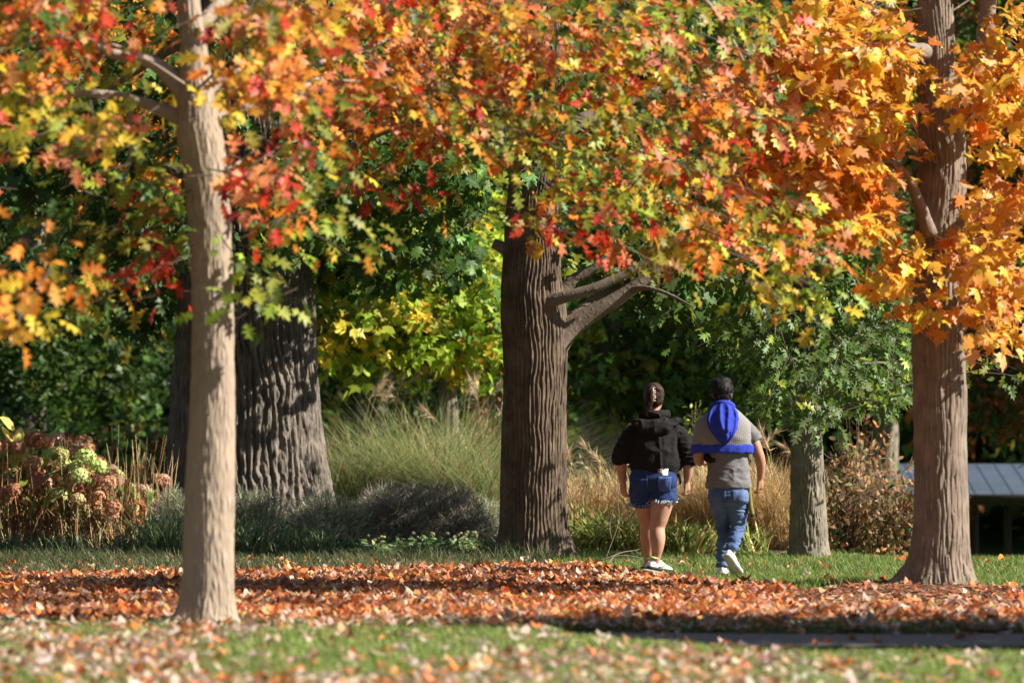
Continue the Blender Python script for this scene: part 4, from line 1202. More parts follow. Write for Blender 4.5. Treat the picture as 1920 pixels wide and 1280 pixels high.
def wispy(px, d, w, h, n, label, pal):
    """fine, hair like shrub: thousands of thin twiglets filling a dome"""
    t = plant_base('wispy_shrub', px, d, label, 'shrub', 'fine grey shrubs in the bed')
    b = base(t)
    acc = Acc()
    m = 90
    a = RNG.uniform(0, 6.28, m); r = np.sqrt(RNG.uniform(0, 1, m))
    for i in range(m):
        e = b + np.array([math.cos(a[i]) * r[i] * w, math.sin(a[i]) * r[i] * w * .6, h * math.sqrt(max(.05, 1 - r[i] ** 2 * .75)) * random.uniform(.6, 1)])
        V, T, Q = tube(smooth_path([b + [math.cos(a[i]) * .06, math.sin(a[i]) * .06, -.02], b + (e - b) * .5 + [0, 0, .08], e], 6), .003, 3, False)
        acc.add(V, Q=Q, C=(.12, .10, .06))
    u = nrm(RNG.normal(0, 1, (n, 3))); u[:, 2] = np.abs(u[:, 2])
    rad = RNG.uniform(.35, 1, n)[:, None] ** .5
    P = b + u * rad * np.array([w, w * .6, h]) * (0.82 + .36 * vnoise(u * 2.6 + px)[:, None])
    scatter(acc, (np.array([(-.5, 0, 0), (.5, 0, 0), (.3, .5, 0), (0, 1, 0)]) * np.array([.06, 1, 1]), np.array([[0, 1, 2], [0, 2, 3]])), P, u * .6 + RNG.normal(0, .8, (n, 3)) + [0, 0, .4], RNG.normal(0, 1, (n, 3)) + [0, -.5, 0], RNG.uniform(.05, .15, n), pick(pal, n, .25))
    k = n // 3
    scatter(acc, (np.array([(-.5, 0, 0), (.5, 0, 0), (0, 1, 0)]), np.array([[0, 1, 2]])), P[:k] + RNG.normal(0, .03, (k, 3)), RNG.normal(0, 1, (k, 3)), RNG.normal(0, 1, (k, 3)), RNG.uniform(.006, .013, k), pick([((.34, .33, .22), 1), ((.2, .17, .12), 1)], k, .3))
    o = acc.build('twiglets', M_BLADE, t); o['kind'] = 'stuff'


WP = [((.38, .38, .25), 3), ((.22, .21, .14), 2), ((.54, .54, .38), 2), ((.36, .42, .21), 1)]
WD = [((.33, .30, .23), 3), ((.20, .18, .135), 2), ((.50, .46, .37), 2)]
wispy(325, 43.6, .30, .62, 3600, 'fine grey green shrub in the gap left of the pale front trunk', WP)
wispy(480, 43.6, .42, .62, 5000, 'fine grey green shrub just right of the pale front trunk', WP)
wispy(612, 43.0, .50, .60, 7000, 'fine grey green shrub below the right flank of the massive oak', WP)
wispy(735, 43.3, .52, .66, 8500, 'dark hair fine shrub in front of the plume grasses', WD)
wispy(838, 43.5, .48, .72, 8000, 'dark hair fine shrub nearest to the middle tree', WD)
wispy(905, 45.5, .3, .5, 2600, 'small greyish shrub tucked behind the middle tree', WP)


def sedum(px, d, w, label, flowers=True):
    t = plant_base('sedum_plant', px, d, label, 'plant', 'low leafy plants at the bed edge')
    b = base(t)
    acc = Acc(); n = 120
    a = RNG.uniform(0, 6.28, n); r = np.sqrt(RNG.uniform(0, 1, n)) * w
    hh = .20 * (1 - (r / w) ** 2 * .6) * RNG.uniform(.35, 1, n)
    P = b + np.stack([r * np.cos(a), r * np.sin(a) * .7, hh], -1)
    scatter(acc, OVALS[0], P, np.stack([np.cos(a), np.sin(a), RNG.normal(.1, .4, n)], -1), RNG.normal(0, .45, (n, 3)) + [.2, -.4, .8], RNG.uniform(.05, .10, n), pick([((.18, .29, .12), 3), ((.30, .40, .18), 2), ((.42, .42, .18), 1)], n, .2))
    o = acc.build('leaves', M_LEAF, t); o['kind'] = 'stuff'
    st = Acc()
    for i in range(9):
        V, T, Q = tube([b + [0, 0, -.01], b + np.array([random.gauss(0, w * .4), random.gauss(0, w * .3), .15])], .004, 4, False)
        st.add(V, Q=Q, C=(.2, .22, .1))
    st.build('stems', M_CHIP, t)['kind'] = 'stuff'
    if flowers:
        for i in range(5):
            place('flower_head', HEADS[i % 4], t, b + np.array([random.gauss(0, w * .5), random.gauss(0, w * .3), random.uniform(.17, .24)]), (1, 0, 0), (0, -.2, 1), random.uniform(.016, .028), pick([((.36, .36, .16), 2), ((.40, .27, .20), 1)], 1)[0])


for i, (px, d, w) in enumerate([(665, 41.8, .17), (705, 41.5, .17), (745, 41.8, .18), (785, 41.4, .17), (822, 41.7, .18), (862, 41.5, .17), (895, 41.8, .14)]):
    lab = ['first leafy sedum from the left at the bed edge', 'second leafy sedum from the left at the bed edge', 'third leafy sedum from the left at the bed edge', 'sedum in the middle of the row at the bed edge', 'third sedum from the middle tree', 'second sedum from the middle tree', 'small sedum nearest to the middle tree'][i]
    sedum(px, d, w, lab)


def brush(px, d, w, h, label, pal, nl=420, nt=60, blossom=0, name='twiggy_bush'):
    t = plant_base(name, px, d, label, 'bush', 'twiggy bushes')
    b = base(t)
    acc = Acc(); lv = Acc()
    for i in range(nt):
        a = random.uniform(0, 6.28); r = math.sqrt(random.random())
        e = b + np.array([math.cos(a) * r * w, math.sin(a) * r * w * .7, h * random.uniform(.55, 1) * (1 - .35 * r * r)])
        P = smooth_path([b + [random.gauss(0, .07), random.gauss(0, .07), -.02], b + (e - b) * .5 + [random.gauss(0, .06), 0, .1], e], 9)
        V, T, Q = tube(P, np.linspace(.007, .002, 9), 3, False)
        acc.add(V, Q=Q, C=pick([((.24, .16, .10), 2), ((.15, .11, .08), 2), ((.42, .32, .2), 1)], 1)[0])
        for k in range(3):
            s = P[random.randint(3, 7)]
            q = s + np.array([random.gauss(0, .12), random.gauss(0, .12), random.uniform(.02, .2)])
            V, T, Q = tube([s, q], [.003, .0015], 3, False)
            acc.add(V, Q=Q, C=(.24, .17, .11))
    acc.build('stems', M_CHIP, t)['kind'] = 'stuff'
    u = nrm(RNG.normal(0, 1, (nl, 3))); u[:, 2] = np.abs(u[:, 2])
    P = b + u * (RNG.uniform(.15, 1, nl)[:, None] ** .5) * np.array([w, w * .7, h])
    scatter(lv, OVALS[1], P, RNG.normal(0, 1, (nl, 3)) + [0, 0, -.4], RNG.normal(0, .6, (nl, 3)) + [.3, -.4, .5], RNG.uniform(.04, .095, nl), pick(pal, nl, .25))
    lv.build('leaves', M_DRY, t)['kind'] = 'stuff'
    for i in range(blossom):
        v = nrm(RNG.normal(0, 1, 3)); v[2] = abs(v[2])
        place('flower_head', HEADS[i % 4], t, b + v * np.array([w, w * .7, h]) * random.uniform(.85, 1), (1, 0, 0), (0, -.3, 1), random.uniform(.016, .026), (0.62, 0.45, 0.46))


BR = [(BRONZE, 3), ((.42, .27, .13), 3), ((.26, .22, .08), 2), (GREEN, 1.2), ((.34, .16, .08), 1.5)]
brush(1590, 44.2, .36, 1.35, 'dry twiggy bush with bronze leaves right of the slim grey oak', BR, 620, 70, 4)
brush(1650, 44.5, .38, 1.15, 'dry twiggy bush in the middle between slim oak and orange maple', BR, 560, 70, 10)
brush(1700, 44.0, .30, 1.05, 'flowering twiggy bush touching the orange maple trunk', BR, 420, 60, 14)
brush(1625, 47.0, .5, 1.85, 'tall reddish leaved bush behind the dry twiggy ones', BR + [(RUST, 3), ((.45, .3, .2), 2)], 640, 70)
brush(1085, 47.5, .34, 1.0, 'dim seedy bush right of the middle tree', [((.14, .13, .07), 3), ((.3, .27, .18), 1.5), (BRONZE, 1)], 500, 60, 12)
brush(1150, 48.5, .42, .95, 'dim seedy bush behind the woman', [((.14, .13, .07), 3), ((.3, .27, .18), 1.5), (BRONZE, 1)], 520, 60, 8)
brush(905, 55, .36, 2.15, 'tall bush with withered red brown leaves beside the middle tree', [((.40, .17, .10), 3), (RUST, 2), ((.5, .3, .2), 1)], 460, 50)
brush(1308, 51, .34, 1.62, 'sunny lime green bush in the gap between the two heads', [((.30, .42, .05), 3), ((.4, .5, .08), 2), (GREEN, 1)], 520, 50)
brush(265, 46.3, .3, .9, 'thin reddish stalks rising left of the massive oak', [((.42, .17, .08), 3), ((.5, .36, .18), 1.5), (GREEN, 1)], 200, 46)


# ------------------------------------------------------------------ fallen branch, stick and flat stone
M_PALEWOOD = plain_mat('weathered_wood', (0.36, 0.31, 0.26), .85, .2, .3, 30, .4)
M_TWIGGREY = plain_mat('grey_twig', (0.22, 0.18, 0.15), .85, .2, .3, 30, .4)
M_STONE = plain_mat('pale_stone', (0.42, 0.37, 0.32), .9, .2, .25, 25, .5)


def fallen_branch():
    d = 39.0
    b = at(1130, 1046, d)
    t = empty('fallen_branch', tuple(b)); tag(t, 'bare forked twig branch lying right of the middle tree', 'branch')
    for rows in ([(1125, 1050, 5), (1150, 1043, 5), (1175, 1041, 4.5), (1205, 1046, 3)], [(1140, 1046, 4), (1165, 1035, 3.5, .1), (1195, 1030, 2.5, .2), (1210, 1022, 2, .2)], [(1135, 1047, 4, .1), (1147, 1015, 3.5, .1), (1160, 975, 3, .1), (1158, 930, 2, .1), (1163, 890, 1.5, .1)],
                 [(1172, 1041, 3), (1188, 1050, 2.2, -.1), (1196, 1056, 1.5, -.1)], [(1150, 1044, 3), (1142, 1054, 3, -.1), (1148, 1060, 2, -.2)], [(1147, 1010, 2.5, .1), (1143, 985, 2, .1), (1150, 955, 1.4, .1)], [(1190, 1031, 2, .2), (1200, 1038, 1.4, .2)]):
        branch(t, pxpath([(q[0], q[1], q[2] * .55, *q[3:]) for q in rows], d), M_TWIGGREY, 7, 18, .15)


fallen_branch()
p = pxpath([(900, 998, 5, 0), (925, 1006, 7, 0), (955, 1016, 8, -.1)], 42.0)
V, T, Q = tube(smooth_path(p, 12)[:, :3], smooth_path(p, 12)[:, 3], 10)
o = link('stick', make_mesh('stick', V, [T, Q], [M_PALEWOOD])); tag(o, 'pale stick leaning out from behind the middle tree', 'stick')

# ------------------------------------------------------------------ the open shelter in the hollow
M_ROOF = plain_mat('metal_roof', (0.085, 0.11, 0.155), .5, .4, .12, 3, 0, None, .2)
M_DKWOOD = plain_mat('dark_timber', (0.035, 0.03, 0.027), .8)
M_CONC = plain_mat('concrete', (0.32, 0.30, 0.27), .9)


def box(x0, x1, y0, y1, z0, z1):
    V = np.array([(x, y, z) for x in (x0, x1) for y in (y0, y1) for z in (z0, z1)], float)
    F = np.array([[0, 1, 3, 2], [4, 6, 7, 5], [0, 4, 5, 1], [2, 3, 7, 6], [0, 2, 6, 4], [1, 5, 7, 3]])
    return V, F


def shelter():
    d = 70.0
    gx = (1880 - 960) / FPX * d
    gz = float(ground_z(gx, d))
    t = empty('park_shelter', (gx, d, gz)); tag(t, 'open park shelter with blue grey metal roof behind the orange maple', 'shelter')
    x0, x1 = at(1690, 0, d)[0], at(2250, 0, d)[0]
    ze, zr = at(0, 928, d)[2], at(0, 866, d)[2] + .25
    part('slab', *box(x0 + .3, x1 - .3, d + .1, d + 5.6, gz - .4, gz + .12), M_CONC, t, False)
    for x in np.linspace(x0 + .45, x1 - .45, 4) * 1 + 0:
        for y in (d + .35, d + 5.3):
            part('post', *box(x - .055, x + .055, y - .055, y + .055, gz + .12, ze - .02), M_DKWOOD, t, False)
    part('beam', *box(x0 + .2, x1 - .2, d + .22, d + .48, ze - .17, ze - .03), M_DKWOOD, t, False)
    part('beam', *box(x0 + .2, x1 - .2, d + 5.17, d + 5.43, ze - .17, ze - .03), M_DKWOOD, t, False)
    ridge = at(0, 869, d + 2.8)[2]
    nrib = 16
    xs = np.linspace(x0, x1, nrib + 1)
    for a, b in zip(xs[:-1], xs[1:]):
        for y0, y1, za, zb in ((d - .15, d + 2.8, ze, ridge), (d + 5.8, d + 2.8, ze, ridge)):
            V = [(a + .004, y0, za), (b - .03, y0, za), (b - .03, y1, zb), (a + .004, y1, zb), (b - .03, y0, za), (b, y0, za + .012), (b, y1, zb + .012), (b - .03, y1, zb)]
            V2 = [(v[0], v[1], v[2] - .03) for v in V[:4]]
            part('roof_panel', V + V2, [np.array([[0, 1, 2, 3], [4, 5, 6, 7], [8, 11, 10, 9], [0, 8, 9, 1]])], M_ROOF, t, False)
    part('fascia', *box(x0, x1, d - .19, d - .155, ze - .1, ze + .02), M_DKWOOD, t, False)


shelter()


# ------------------------------------------------------------------ people
def rings(secs, n=36, sq=2.0):
    """stack of horizontal rings: (x, y, z, rx, ry)"""
    S = smooth_path(secs, max(12, len(secs) * 5))
    a = np.linspace(0, 2 * math.pi, n, endpoint=False)
    c, s = np.cos(a), np.sin(a)
    e = 2.0 / sq
    cx = np.sign(c) * np.abs(c) ** e; sx = np.sign(s) * np.abs(s) ** e
    V = np.stack([S[:, 0:1] + S[:, 3:4] * cx, S[:, 1:2] + S[:, 4:5] * sx, np.repeat(S[:, 2:3], n, 1)], -1)
    m = len(S)
    i, j = np.meshgrid(np.arange(m - 1), np.arange(n), indexing='ij')
    Q = np.stack([i * n + j, i * n + (j + 1) % n, (i + 1) * n + (j + 1) % n, (i + 1) * n + j], -1).reshape(-1, 4)
    V = V.reshape(-1, 3); k = len(V)
    V = np.vstack([V, S[0, :3], S[-1, :3]])
    j = np.arange(n)
    T = np.vstack([np.stack([(j + 1) % n, j, np.full(n, k)], -1), np.stack([(m - 1) * n + j, (m - 1) * n + (j + 1) % n, np.full(n, k + 1)], -1)])
    if S[-1, 2] < S[0, 2]:
        T = T[:, ::-1]; Q = Q[:, ::-1]
    return V, T, Q


def limb(rows, n=18, k=None):
    S = smooth_path(rows, k or max(10, len(rows) * 6))
    return tube(S[:, :3], S[:, 3], n)


def ellipsoid(c, r, n=20, m=12):
    u = np.linspace(0, math.pi, m)
    return rings([(c[0], c[1], c[2] - r[2] * math.cos(a), max(1e-3, r[0] * math.sin(a)), max(1e-3, r[1] * math.sin(a))) for a in u], n)


def fuse(name, shapes, voxel, mat, parent, smooth=6, disp=None):
    """union of the shapes as one continuous surface (voxel remesh + smoothing)"""
    acc = Acc()
    for V, T, Q in shapes: acc.add(V, T=T, Q=Q)
    F = [np.concatenate(acc.T), np.concatenate(acc.Q)]
    me = make_mesh('tmp', np.concatenate(acc.V), F)
    o = link('tmp', me)
    r = o.modifiers.new('r', 'REMESH'); r.mode = 'VOXEL'; r.voxel_size = voxel; r.adaptivity = 0
    s = o.modifiers.new('s', 'SMOOTH'); s.factor = .5; s.iterations = smooth
    dg = bpy.context.evaluated_depsgraph_get()
    ev = o.evaluated_get(dg)
    nm = bpy.data.meshes.new_from_object(ev)
    bpy.data.objects.remove(o); bpy.data.meshes.remove(me)
    nm.name = name
    n = len(nm.vertices)
    co = np.empty(n * 3, np.float32); nm.vertices.foreach_get('co', co); co = co.reshape(-1, 3).astype(float)
    if disp is not None:
        no = np.empty(n * 3, np.float32); nm.vertices.foreach_get('normal', no); no = no.reshape(-1, 3)
        co = co + no * disp(co, no)[:, None]
        nm.vertices.foreach_set('co', co.astype(np.float32).ravel())
    nm.polygons.foreach_set('use_smooth', np.ones(len(nm.polygons), bool))
    nm.materials.clear(); nm.materials.append(mat)
    nm.update()
    return link(name, nm, parent)


def folds(scale, amp, stretch=(1, 1, 1), seed=0, where=None):
    def f(co, no):
        p = co * np.array(stretch) * scale + seed
        w = np.stack([vnoise(p * .6 + 7), vnoise(p * .6 + 19), vnoise(p * .6 + 31)], -1) - .5
        q = p + w * 1.3
        d = (1 - np.abs(2 * vnoise(q) - 1)) ** 2 * 1.2 + .5 * vnoise(q * 2.1) - .7
        k = 1 if where is None else where(co)
        return amp * d * k
    return f


def bvh_of(o):
    me = o.data
    return BVHTree.FromPolygons([v.co.copy() for v in me.vertices], [tuple(p.vertices) for p in me.polygons])


def patch(name, bvh, x0, x1, z0, z1, off, mat, parent, nx=12, nz=12, shape=None, thick=.004, back=True):
    """a piece of cloth laid on the back of the figure"""
    V = np.zeros((nx, nz, 3))
    for i in range(nx):
        for j in range(nz):
            u, v = i / (nx - 1), j / (nz - 1)
            x, z = x0 + (x1 - x0) * u, z0 + (z1 - z0) * v
            if shape: x, z = shape(u, v, x, z)
            hit = bvh.ray_cast(Vector((x, -1.0, z)), Vector((0, 1, 0)))
            y = hit[0].y if hit[0] is not None else V[max(i - 1, 0), j, 1]
            V[i, j] = (x, y - off, z)
    B = V + np.array([0, thick, 0])
    A = np.vstack([V.reshape(-1, 3), B.reshape(-1, 3)])
    i, j = np.meshgrid(np.arange(nx - 1), np.arange(nz - 1), indexing='ij')
    Q = np.stack([i * nz + j, (i + 1) * nz + j, (i + 1) * nz + j + 1, i * nz + j + 1], -1).reshape(-1, 4)
    k = nx * nz
    Q2 = Q[:, ::-1] + k
    idx = np.arange(k).reshape(nx, nz)
    ring = np.concatenate([idx[:, 0], idx[-1, 1:], idx[-2::-1, -1], idx[0, -2:0:-1]])
    r2 = np.roll(ring, -1)
    E = np.stack([ring, ring + k, r2 + k, r2], -1)
    return link(name, make_mesh(name, A, [Q, Q2, E], [mat]), parent)


def hand(wrist, dirv, palm_n, side, curl=.6, size=1.0):
    """palm, four fingers of different length and a thumb; returns shapes to fuse"""
    d = nrm(dirv); pn = nrm(palm_n - np.dot(palm_n, d) * d); s = np.cross(d, pn) * side
    out = []
    w = np.asarray(wrist, float)
    out.append(limb([[*w, .025 * size], [*(w + d * .03), .029 * size], [*(w + d * .06 + s * .004), .031 * size], [*(w + d * .088), .026 * size]], 14, 12))
    for off in (-.022, .0, .022):
        out.append(limb([[*(w + d * .02 + s * off * .6), .016 * size], [*(w + d * .05 + s * off), .0165 * size], [*(w + d * .09 + s * off), .013 * size]], 10, 8))
    for k, (off, L) in enumerate(((-.031, .058), (-.0105, .072), (.0105, .076), (.031, .068))):
        p = w + d * (.086 - abs(off) * .12) + s * off
        pts = [[*(p - d * .02), .0105 * size], [*p, .0102 * size]]
        ang = curl * .45
        for f in (.42, .33, .25):
            v = d * math.cos(ang) + pn * math.sin(ang)
            p = p + v * L * f
            pts.append([*p, .0095 * size if f > .3 else .0075 * size])
            ang += curl * .85
        out.append(limb(pts, 10, 16))
    p = w + d * .03 + s * .03
    q = nrm(d * .75 + s * .6 + pn * .35)
    out.append(limb([[*(p - q * .015), .014], [*(p + q * .022), .013], [*(p + q * .045 + pn * .006), .011], [*(p + nrm(d + pn * .3) * .066 + s * .012), .0085]], 10, 14))
    return out


def head_shapes(c, yaw=0.0, w=.076, fem=False):
    """skull, jaw, nose, brow, lips, ears; the face looks towards +y (away from the camera)"""
    cx, cy, cz = c
    R = Matrix.Rotation(yaw, 3, 'Z')
    def tr(sh):
        V, T, Q = sh
        V = (np.asarray(V) - np.array(c)) @ np.array(R).T + np.array(c)
        return V, T, Q
    sh = [ellipsoid((cx, cy - .008, cz + .022), (w, .098, .098)),
          rings([(cx, cy + .03, cz - .115, .030, .035), (cx, cy + .032, cz - .095, .047, .052), (cx, cy + .028, cz - .06, .060, .066), (cx, cy + .02, cz - .01, .068, .078), (cx, cy + .01, cz + .04, .070, .084)], 20),
          ellipsoid((cx, cy + .100, cz - .028), (.014, .020, .013), 12, 8), ellipsoid((cx, cy + .096, cz - .004), (.010, .013, .028), 12, 8),
          ellipsoid((cx, cy + .082, cz + .032), (.050, .018, .010), 14, 8), ellipsoid((cx, cy + .088, cz - .062), (.022, .012, .006), 12, 8), ellipsoid((cx, cy + .087, cz - .073), (.019, .012, .006), 12, 8), ellipsoid((cx, cy + .080, cz - .103), (.020, .016, .013), 12, 8)]
    for s in (-1, 1):
        sh.append(ellipsoid((cx + s * (w + .004), cy + .004, cz - .012), (.010, .020, .031), 12, 10))
        sh.append(ellipsoid((cx + s * (w + .010), cy - .008, cz - .004), (.006, .009, .024), 10, 8))
    return [tr(x) for x in sh], R


M_SKIN_W = plain_mat('skin_warm', (0.44, 0.235, 0.155), .58, .3, .16, 9, .15, 140)
M_SKIN_M = plain_mat('skin_tan', (0.40, 0.20, 0.12), .58, .3, .16, 9, .15, 140)
M_EYE = plain_mat('eye_white', (0.75, 0.72, 0.68), .3, .5, .03)
M_BLACK = plain_mat('black_fleece', (0.019, 0.0175, 0.017), .95, .12, .25, 60, .35, 420)
M_HAIR_W = plain_mat('brown_hair', (0.034, 0.017, 0.012), .6, .22, .5, 45, .3, 260)
M_HAIR_M = plain_mat('black_hair', (0.010, 0.009, 0.009), .6, .25, .4, 45, .35, 260)
M_TEE = plain_mat('grey_tee', (0.17, 0.165, 0.168), .95, .12, .12, 30, .25, 500)
M_BLUE = plain_mat('royal_blue_cloth', (0.030, 0.050, 0.36), .9, .15, .12, 14, .15, 420)
M_WHITE = plain_mat('white_leather', (0.76, 0.74, 0.70), .55, .35, .06, 20, .1, 120)
M_SOLE = plain_mat('rubber_sole', (0.52, 0.47, 0.42), .8, .25, .15, 40, .3, 150)
M_DSOLE = plain_mat('dark_rubber', (0.03, 0.03, 0.032), .7, .3)
M_LIME = plain_mat('lime_cloth', (0.45, 0.56, 0.22), .8, .2)
M_CREAM = plain_mat('cream_plastic', (0.72, 0.60, 0.46), .3, .5, .05)
M_TUBE = plain_mat('yellow_green_cloth', (0.20, 0.185, 0.04), .85, .2, .3, 60, .4, 220)


def denim(name, dark, light, sc=5.0):
    m, nt, out = new_mat(name)
    N, L = nt.nodes, nt.links
    tc = N.new('ShaderNodeTexCoord')
    n1 = N.new('ShaderNodeTexNoise'); n1.inputs['Scale'].default_value = sc; n1.inputs['Detail'].default_value = 6
    L.new(tc.outputs['Object'], n1.inputs['Vector'])
    wv = N.new('ShaderNodeTexWave'); wv.inputs['Scale'].default_value = 160; wv.inputs['Distortion'].default_value = 1.0; wv.bands_direction = 'DIAGONAL'
    L.new(tc.outputs['Object'], wv.inputs['Vector'])
    r = N.new('ShaderNodeValToRGB')
    r.color_ramp.elements[0].position = .36; r.color_ramp.elements[0].color = (*dark, 1)
    r.color_ramp.elements[1].position = .68; r.color_ramp.elements[1].color = (*light, 1)
    L.new(n1.outputs['Fac'], r.inputs[0])
    b = principled(nt, rough=.9, spec=.15)
    L.new(r.outputs[0], b.inputs['Base Color'])
    bp = N.new('ShaderNodeBump'); bp.inputs['Strength'].default_value = .2; bp.inputs['Distance'].default_value = .002
    L.new(wv.outputs['Fac'], bp.inputs['Height']); L.new(bp.outputs[0], b.inputs['Normal'])
    L.new(b.outputs[0], out.inputs[0])
    return m


M_DENIM_D = denim('dark_denim', (0.018, 0.032, 0.095), (0.034, 0.062, 0.18))
M_DENIM_P = denim('pocket_denim', (0.055, 0.10, 0.29), (0.08, 0.14, 0.36))
M_DENIM_L = denim('washed_denim', (0.055, 0.09, 0.20), (0.135, 0.20, 0.36), 4)
M_FRAY = plain_mat('denim_fray', (0.34, 0.40, 0.52), .9)


def quilt_mat():
    m, nt, out = new_mat('grey_quilted_cloth')
    N, L = nt.nodes, nt.links
    tc = N.new('ShaderNodeTexCoord')
    mp = N.new('ShaderNodeMapping'); mp.inputs['Rotation'].default_value = (0, .12, 0)
    L.new(tc.outputs['Object'], mp.inputs[0])
    w1 = N.new('ShaderNodeTexWave'); w1.bands_direction = 'Z'; w1.inputs['Scale'].default_value = 22; w1.inputs['Distortion'].default_value = .6
    w2 = N.new('ShaderNodeTexWave'); w2.bands_direction = 'X'; w2.inputs['Scale'].default_value = 17
    L.new(mp.outputs[0], w1.inputs[0]); L.new(mp.outputs[0], w2.inputs[0])
    mu = N.new('ShaderNodeMath'); mu.operation = 'MULTIPLY_ADD'; mu.inputs[1].default_value = .35
    L.new(w2.outputs['Fac'], mu.inputs[0]); L.new(w1.outputs['Fac'], mu.inputs[2])
    b = principled(nt, (0.235, 0.225, 0.215), .9, .15)
    bp = N.new('ShaderNodeBump'); bp.inputs['Strength'].default_value = .5; bp.inputs['Distance'].default_value = .005
    L.new(mu.outputs[0], bp.inputs['Height']); L.new(bp.outputs[0], b.inputs['Normal'])
    L.new(b.outputs[0], out.inputs[0])
    return m


M_QUILT = quilt_mat()


def phone_mat():
    m, nt, out = new_mat('patterned_phone_case')
    N, L = nt.nodes, nt.links
    tc = N.new('ShaderNodeTexCoord')
    no = N.new('ShaderNodeTexNoise'); no.inputs['Scale'].default_value = 42; no.inputs['Detail'].default_value = 1; no.inputs['Distortion'].default_value = 1.5
    L.new(tc.outputs['Object'], no.inputs['Vector'])
    r = N.new('ShaderNodeValToRGB'); r.color_ramp.interpolation = 'CONSTANT'
    r.color_ramp.elements[0].color = (.03, .025, .03, 1); r.color_ramp.elements[1].position = .46; r.color_ramp.elements[1].color = (.75, .68, .68, 1)
    L.new(no.outputs['Fac'], r.inputs[0])
    b = principled(nt, rough=.3, spec=.5); L.new(r.outputs[0], b.inputs['Base Color']); L.new(b.outputs[0], out.inputs[0])
    return m


def shoe(parent, ankle_mat, upper_mat, sole_mat, length=.275, w=.047, stripe=None):
    """sneaker in foot space: heel at y=-.07, toe at +y, sole at z=0"""
    def outline(t):
        return w * np.interp(t, [0, .06, .2, .42, .62, .8, .93, 1], [.35, .66, .74, .72, .95, .98, .70, .25])
    def top(t):
        return np.interp(t, [0, .05, .2, .33, .45, .6, .75, .9, 1], [.060, .088, .102, .106, .095, .072, .058, .048, .028])
    ts = np.linspace(0, 1, 26)
    secs = []
    n = 22
    a = np.linspace(0, 2 * math.pi, n, endpoint=False)
    V = []
    for t in ts:
        o, h = outline(t), top(t)
        x = o * np.sign(np.cos(a)) * np.abs(np.cos(a)) ** .7
        up = np.sin(a)
        x = x * np.where(up > 0, 1 - .45 * up ** 2, 1)
        z = .02 + np.where(up > 0, (h - .02) * up, .006 * up)
        V.append(np.stack([x, np.full(n, -.075 + t * length), z], -1))
    V = np.array(V); m = len(ts)
    i, j = np.meshgrid(np.arange(m - 1), np.arange(n), indexing='ij')
    Q = np.stack([i * n + j, i * n + (j + 1) % n, (i + 1) * n + (j + 1) % n, (i + 1) * n + j], -1).reshape(-1, 4)
    V = V.reshape(-1, 3); k = len(V)
    V = np.vstack([V, V[:n].mean(0), V[-n:].mean(0)])
    j = np.arange(n)
    T = np.vstack([np.stack([(j + 1) % n, j, np.full(n, k)], -1), np.stack([(m - 1) * n + j, (m - 1) * n + (j + 1) % n, np.full(n, k + 1)], -1)])
    up = link('shoe', make_mesh('shoe', V, [T, Q], [upper_mat]), parent)
    # sole
    L = np.array([(outline(t) * 1.09 + .002, -.075 + t * (length + .004) - .002) for t in ts])
    ring = np.vstack([L, (L * [-1, 1])[::-1]])
    r = len(ring)
    lo = np.column_stack([ring, np.zeros(r)]); hi = np.column_stack([ring, np.full(r, .024)])
    toe = np.clip((ring[:, 1] - .12) / .08, 0, 1) ** 2 * .012
    lo[:, 2] += toe; hi[:, 2] += toe
    i = np.arange(r)
    S = np.stack([i, (i + 1) % r, (i + 1) % r + r, i + r], -1)
    h = len(L); q = np.arange(h - 1)
    bot = np.stack([q, r - 1 - q, r - 2 - q, q + 1], -1)
    link('sole', make_mesh('sole', np.vstack([lo, hi]), [S, bot, bot[:, ::-1] + r], [sole_mat], None, False), up)
    # laces and collar
    for t in (.42, .5, .58, .66):
        y = -.075 + t * length; z = top(t) + .001; o = outline(t) * .42
        v, tt, qq = tube([(-o, y, z - .008), (0, y, z + .003), (o, y, z - .008)], .004, 6)
        link('lace', make_mesh('lace', v, [tt, qq], [ankle_mat]), up)
    v, tt, qq = tube([(math.cos(b_) * .036, -.03 + math.sin(b_) * .042, .100 - .004 * math.sin(b_)) for b_ in np.linspace(0, 2 * math.pi, 18)], .009, 8)
    link('collar', make_mesh('collar', v, [tt, qq], [ankle_mat]), up)
    if stripe:
        for s in (-1, 1):
            tt_ = np.linspace(.35, .6, 6)
            pts = [(s * (outline(t) * .99 + .001), -.075 + t * length, .03 + (t - .35) * .08) for t in tt_]
            v, tt, qq = tube(pts, .006, 6)
            link('stripe', make_mesh('stripe', v, [tt, qq], [stripe]), up)
    return up


def strands(name, bvh, centre, n, length, mat, parent, down=.4, rad=.0022, back_only=True, swirl=0.0, zmin=-.05):
    """locks of hair lying on the head"""
    acc = Acc()
    c = np.array(centre)
    k = 0
    for _ in range(n * 3):
        if k >= n: break
        v = nrm(np.array([random.gauss(0, 1), random.gauss(-.4, 1), random.gauss(.3, .8)]))
        hit = bvh.ray_cast(Vector(c + v * .4), Vector(-v))
        if hit[0] is None: continue
        p = np.array(hit[0]); no = np.array(hit[1])
        if p[2] < c[2] + zmin: continue
        g = np.array([swirl * v[0], -.2, -down]); g = g - no * np.dot(g, no)
        g = nrm(g + RNG.normal(0, .25, 3))
        L = length * random.uniform(.6, 1.3)
        V, T, Q = tube([p - no * .002, p + g * L * .5 + no * .005, p + g * L + no * .002], [rad, rad, rad * .3], 4, False)
        acc.add(V, Q=Q); k += 1
    o = acc.build(name, mat, parent); o['kind'] = 'stuff'
    return o


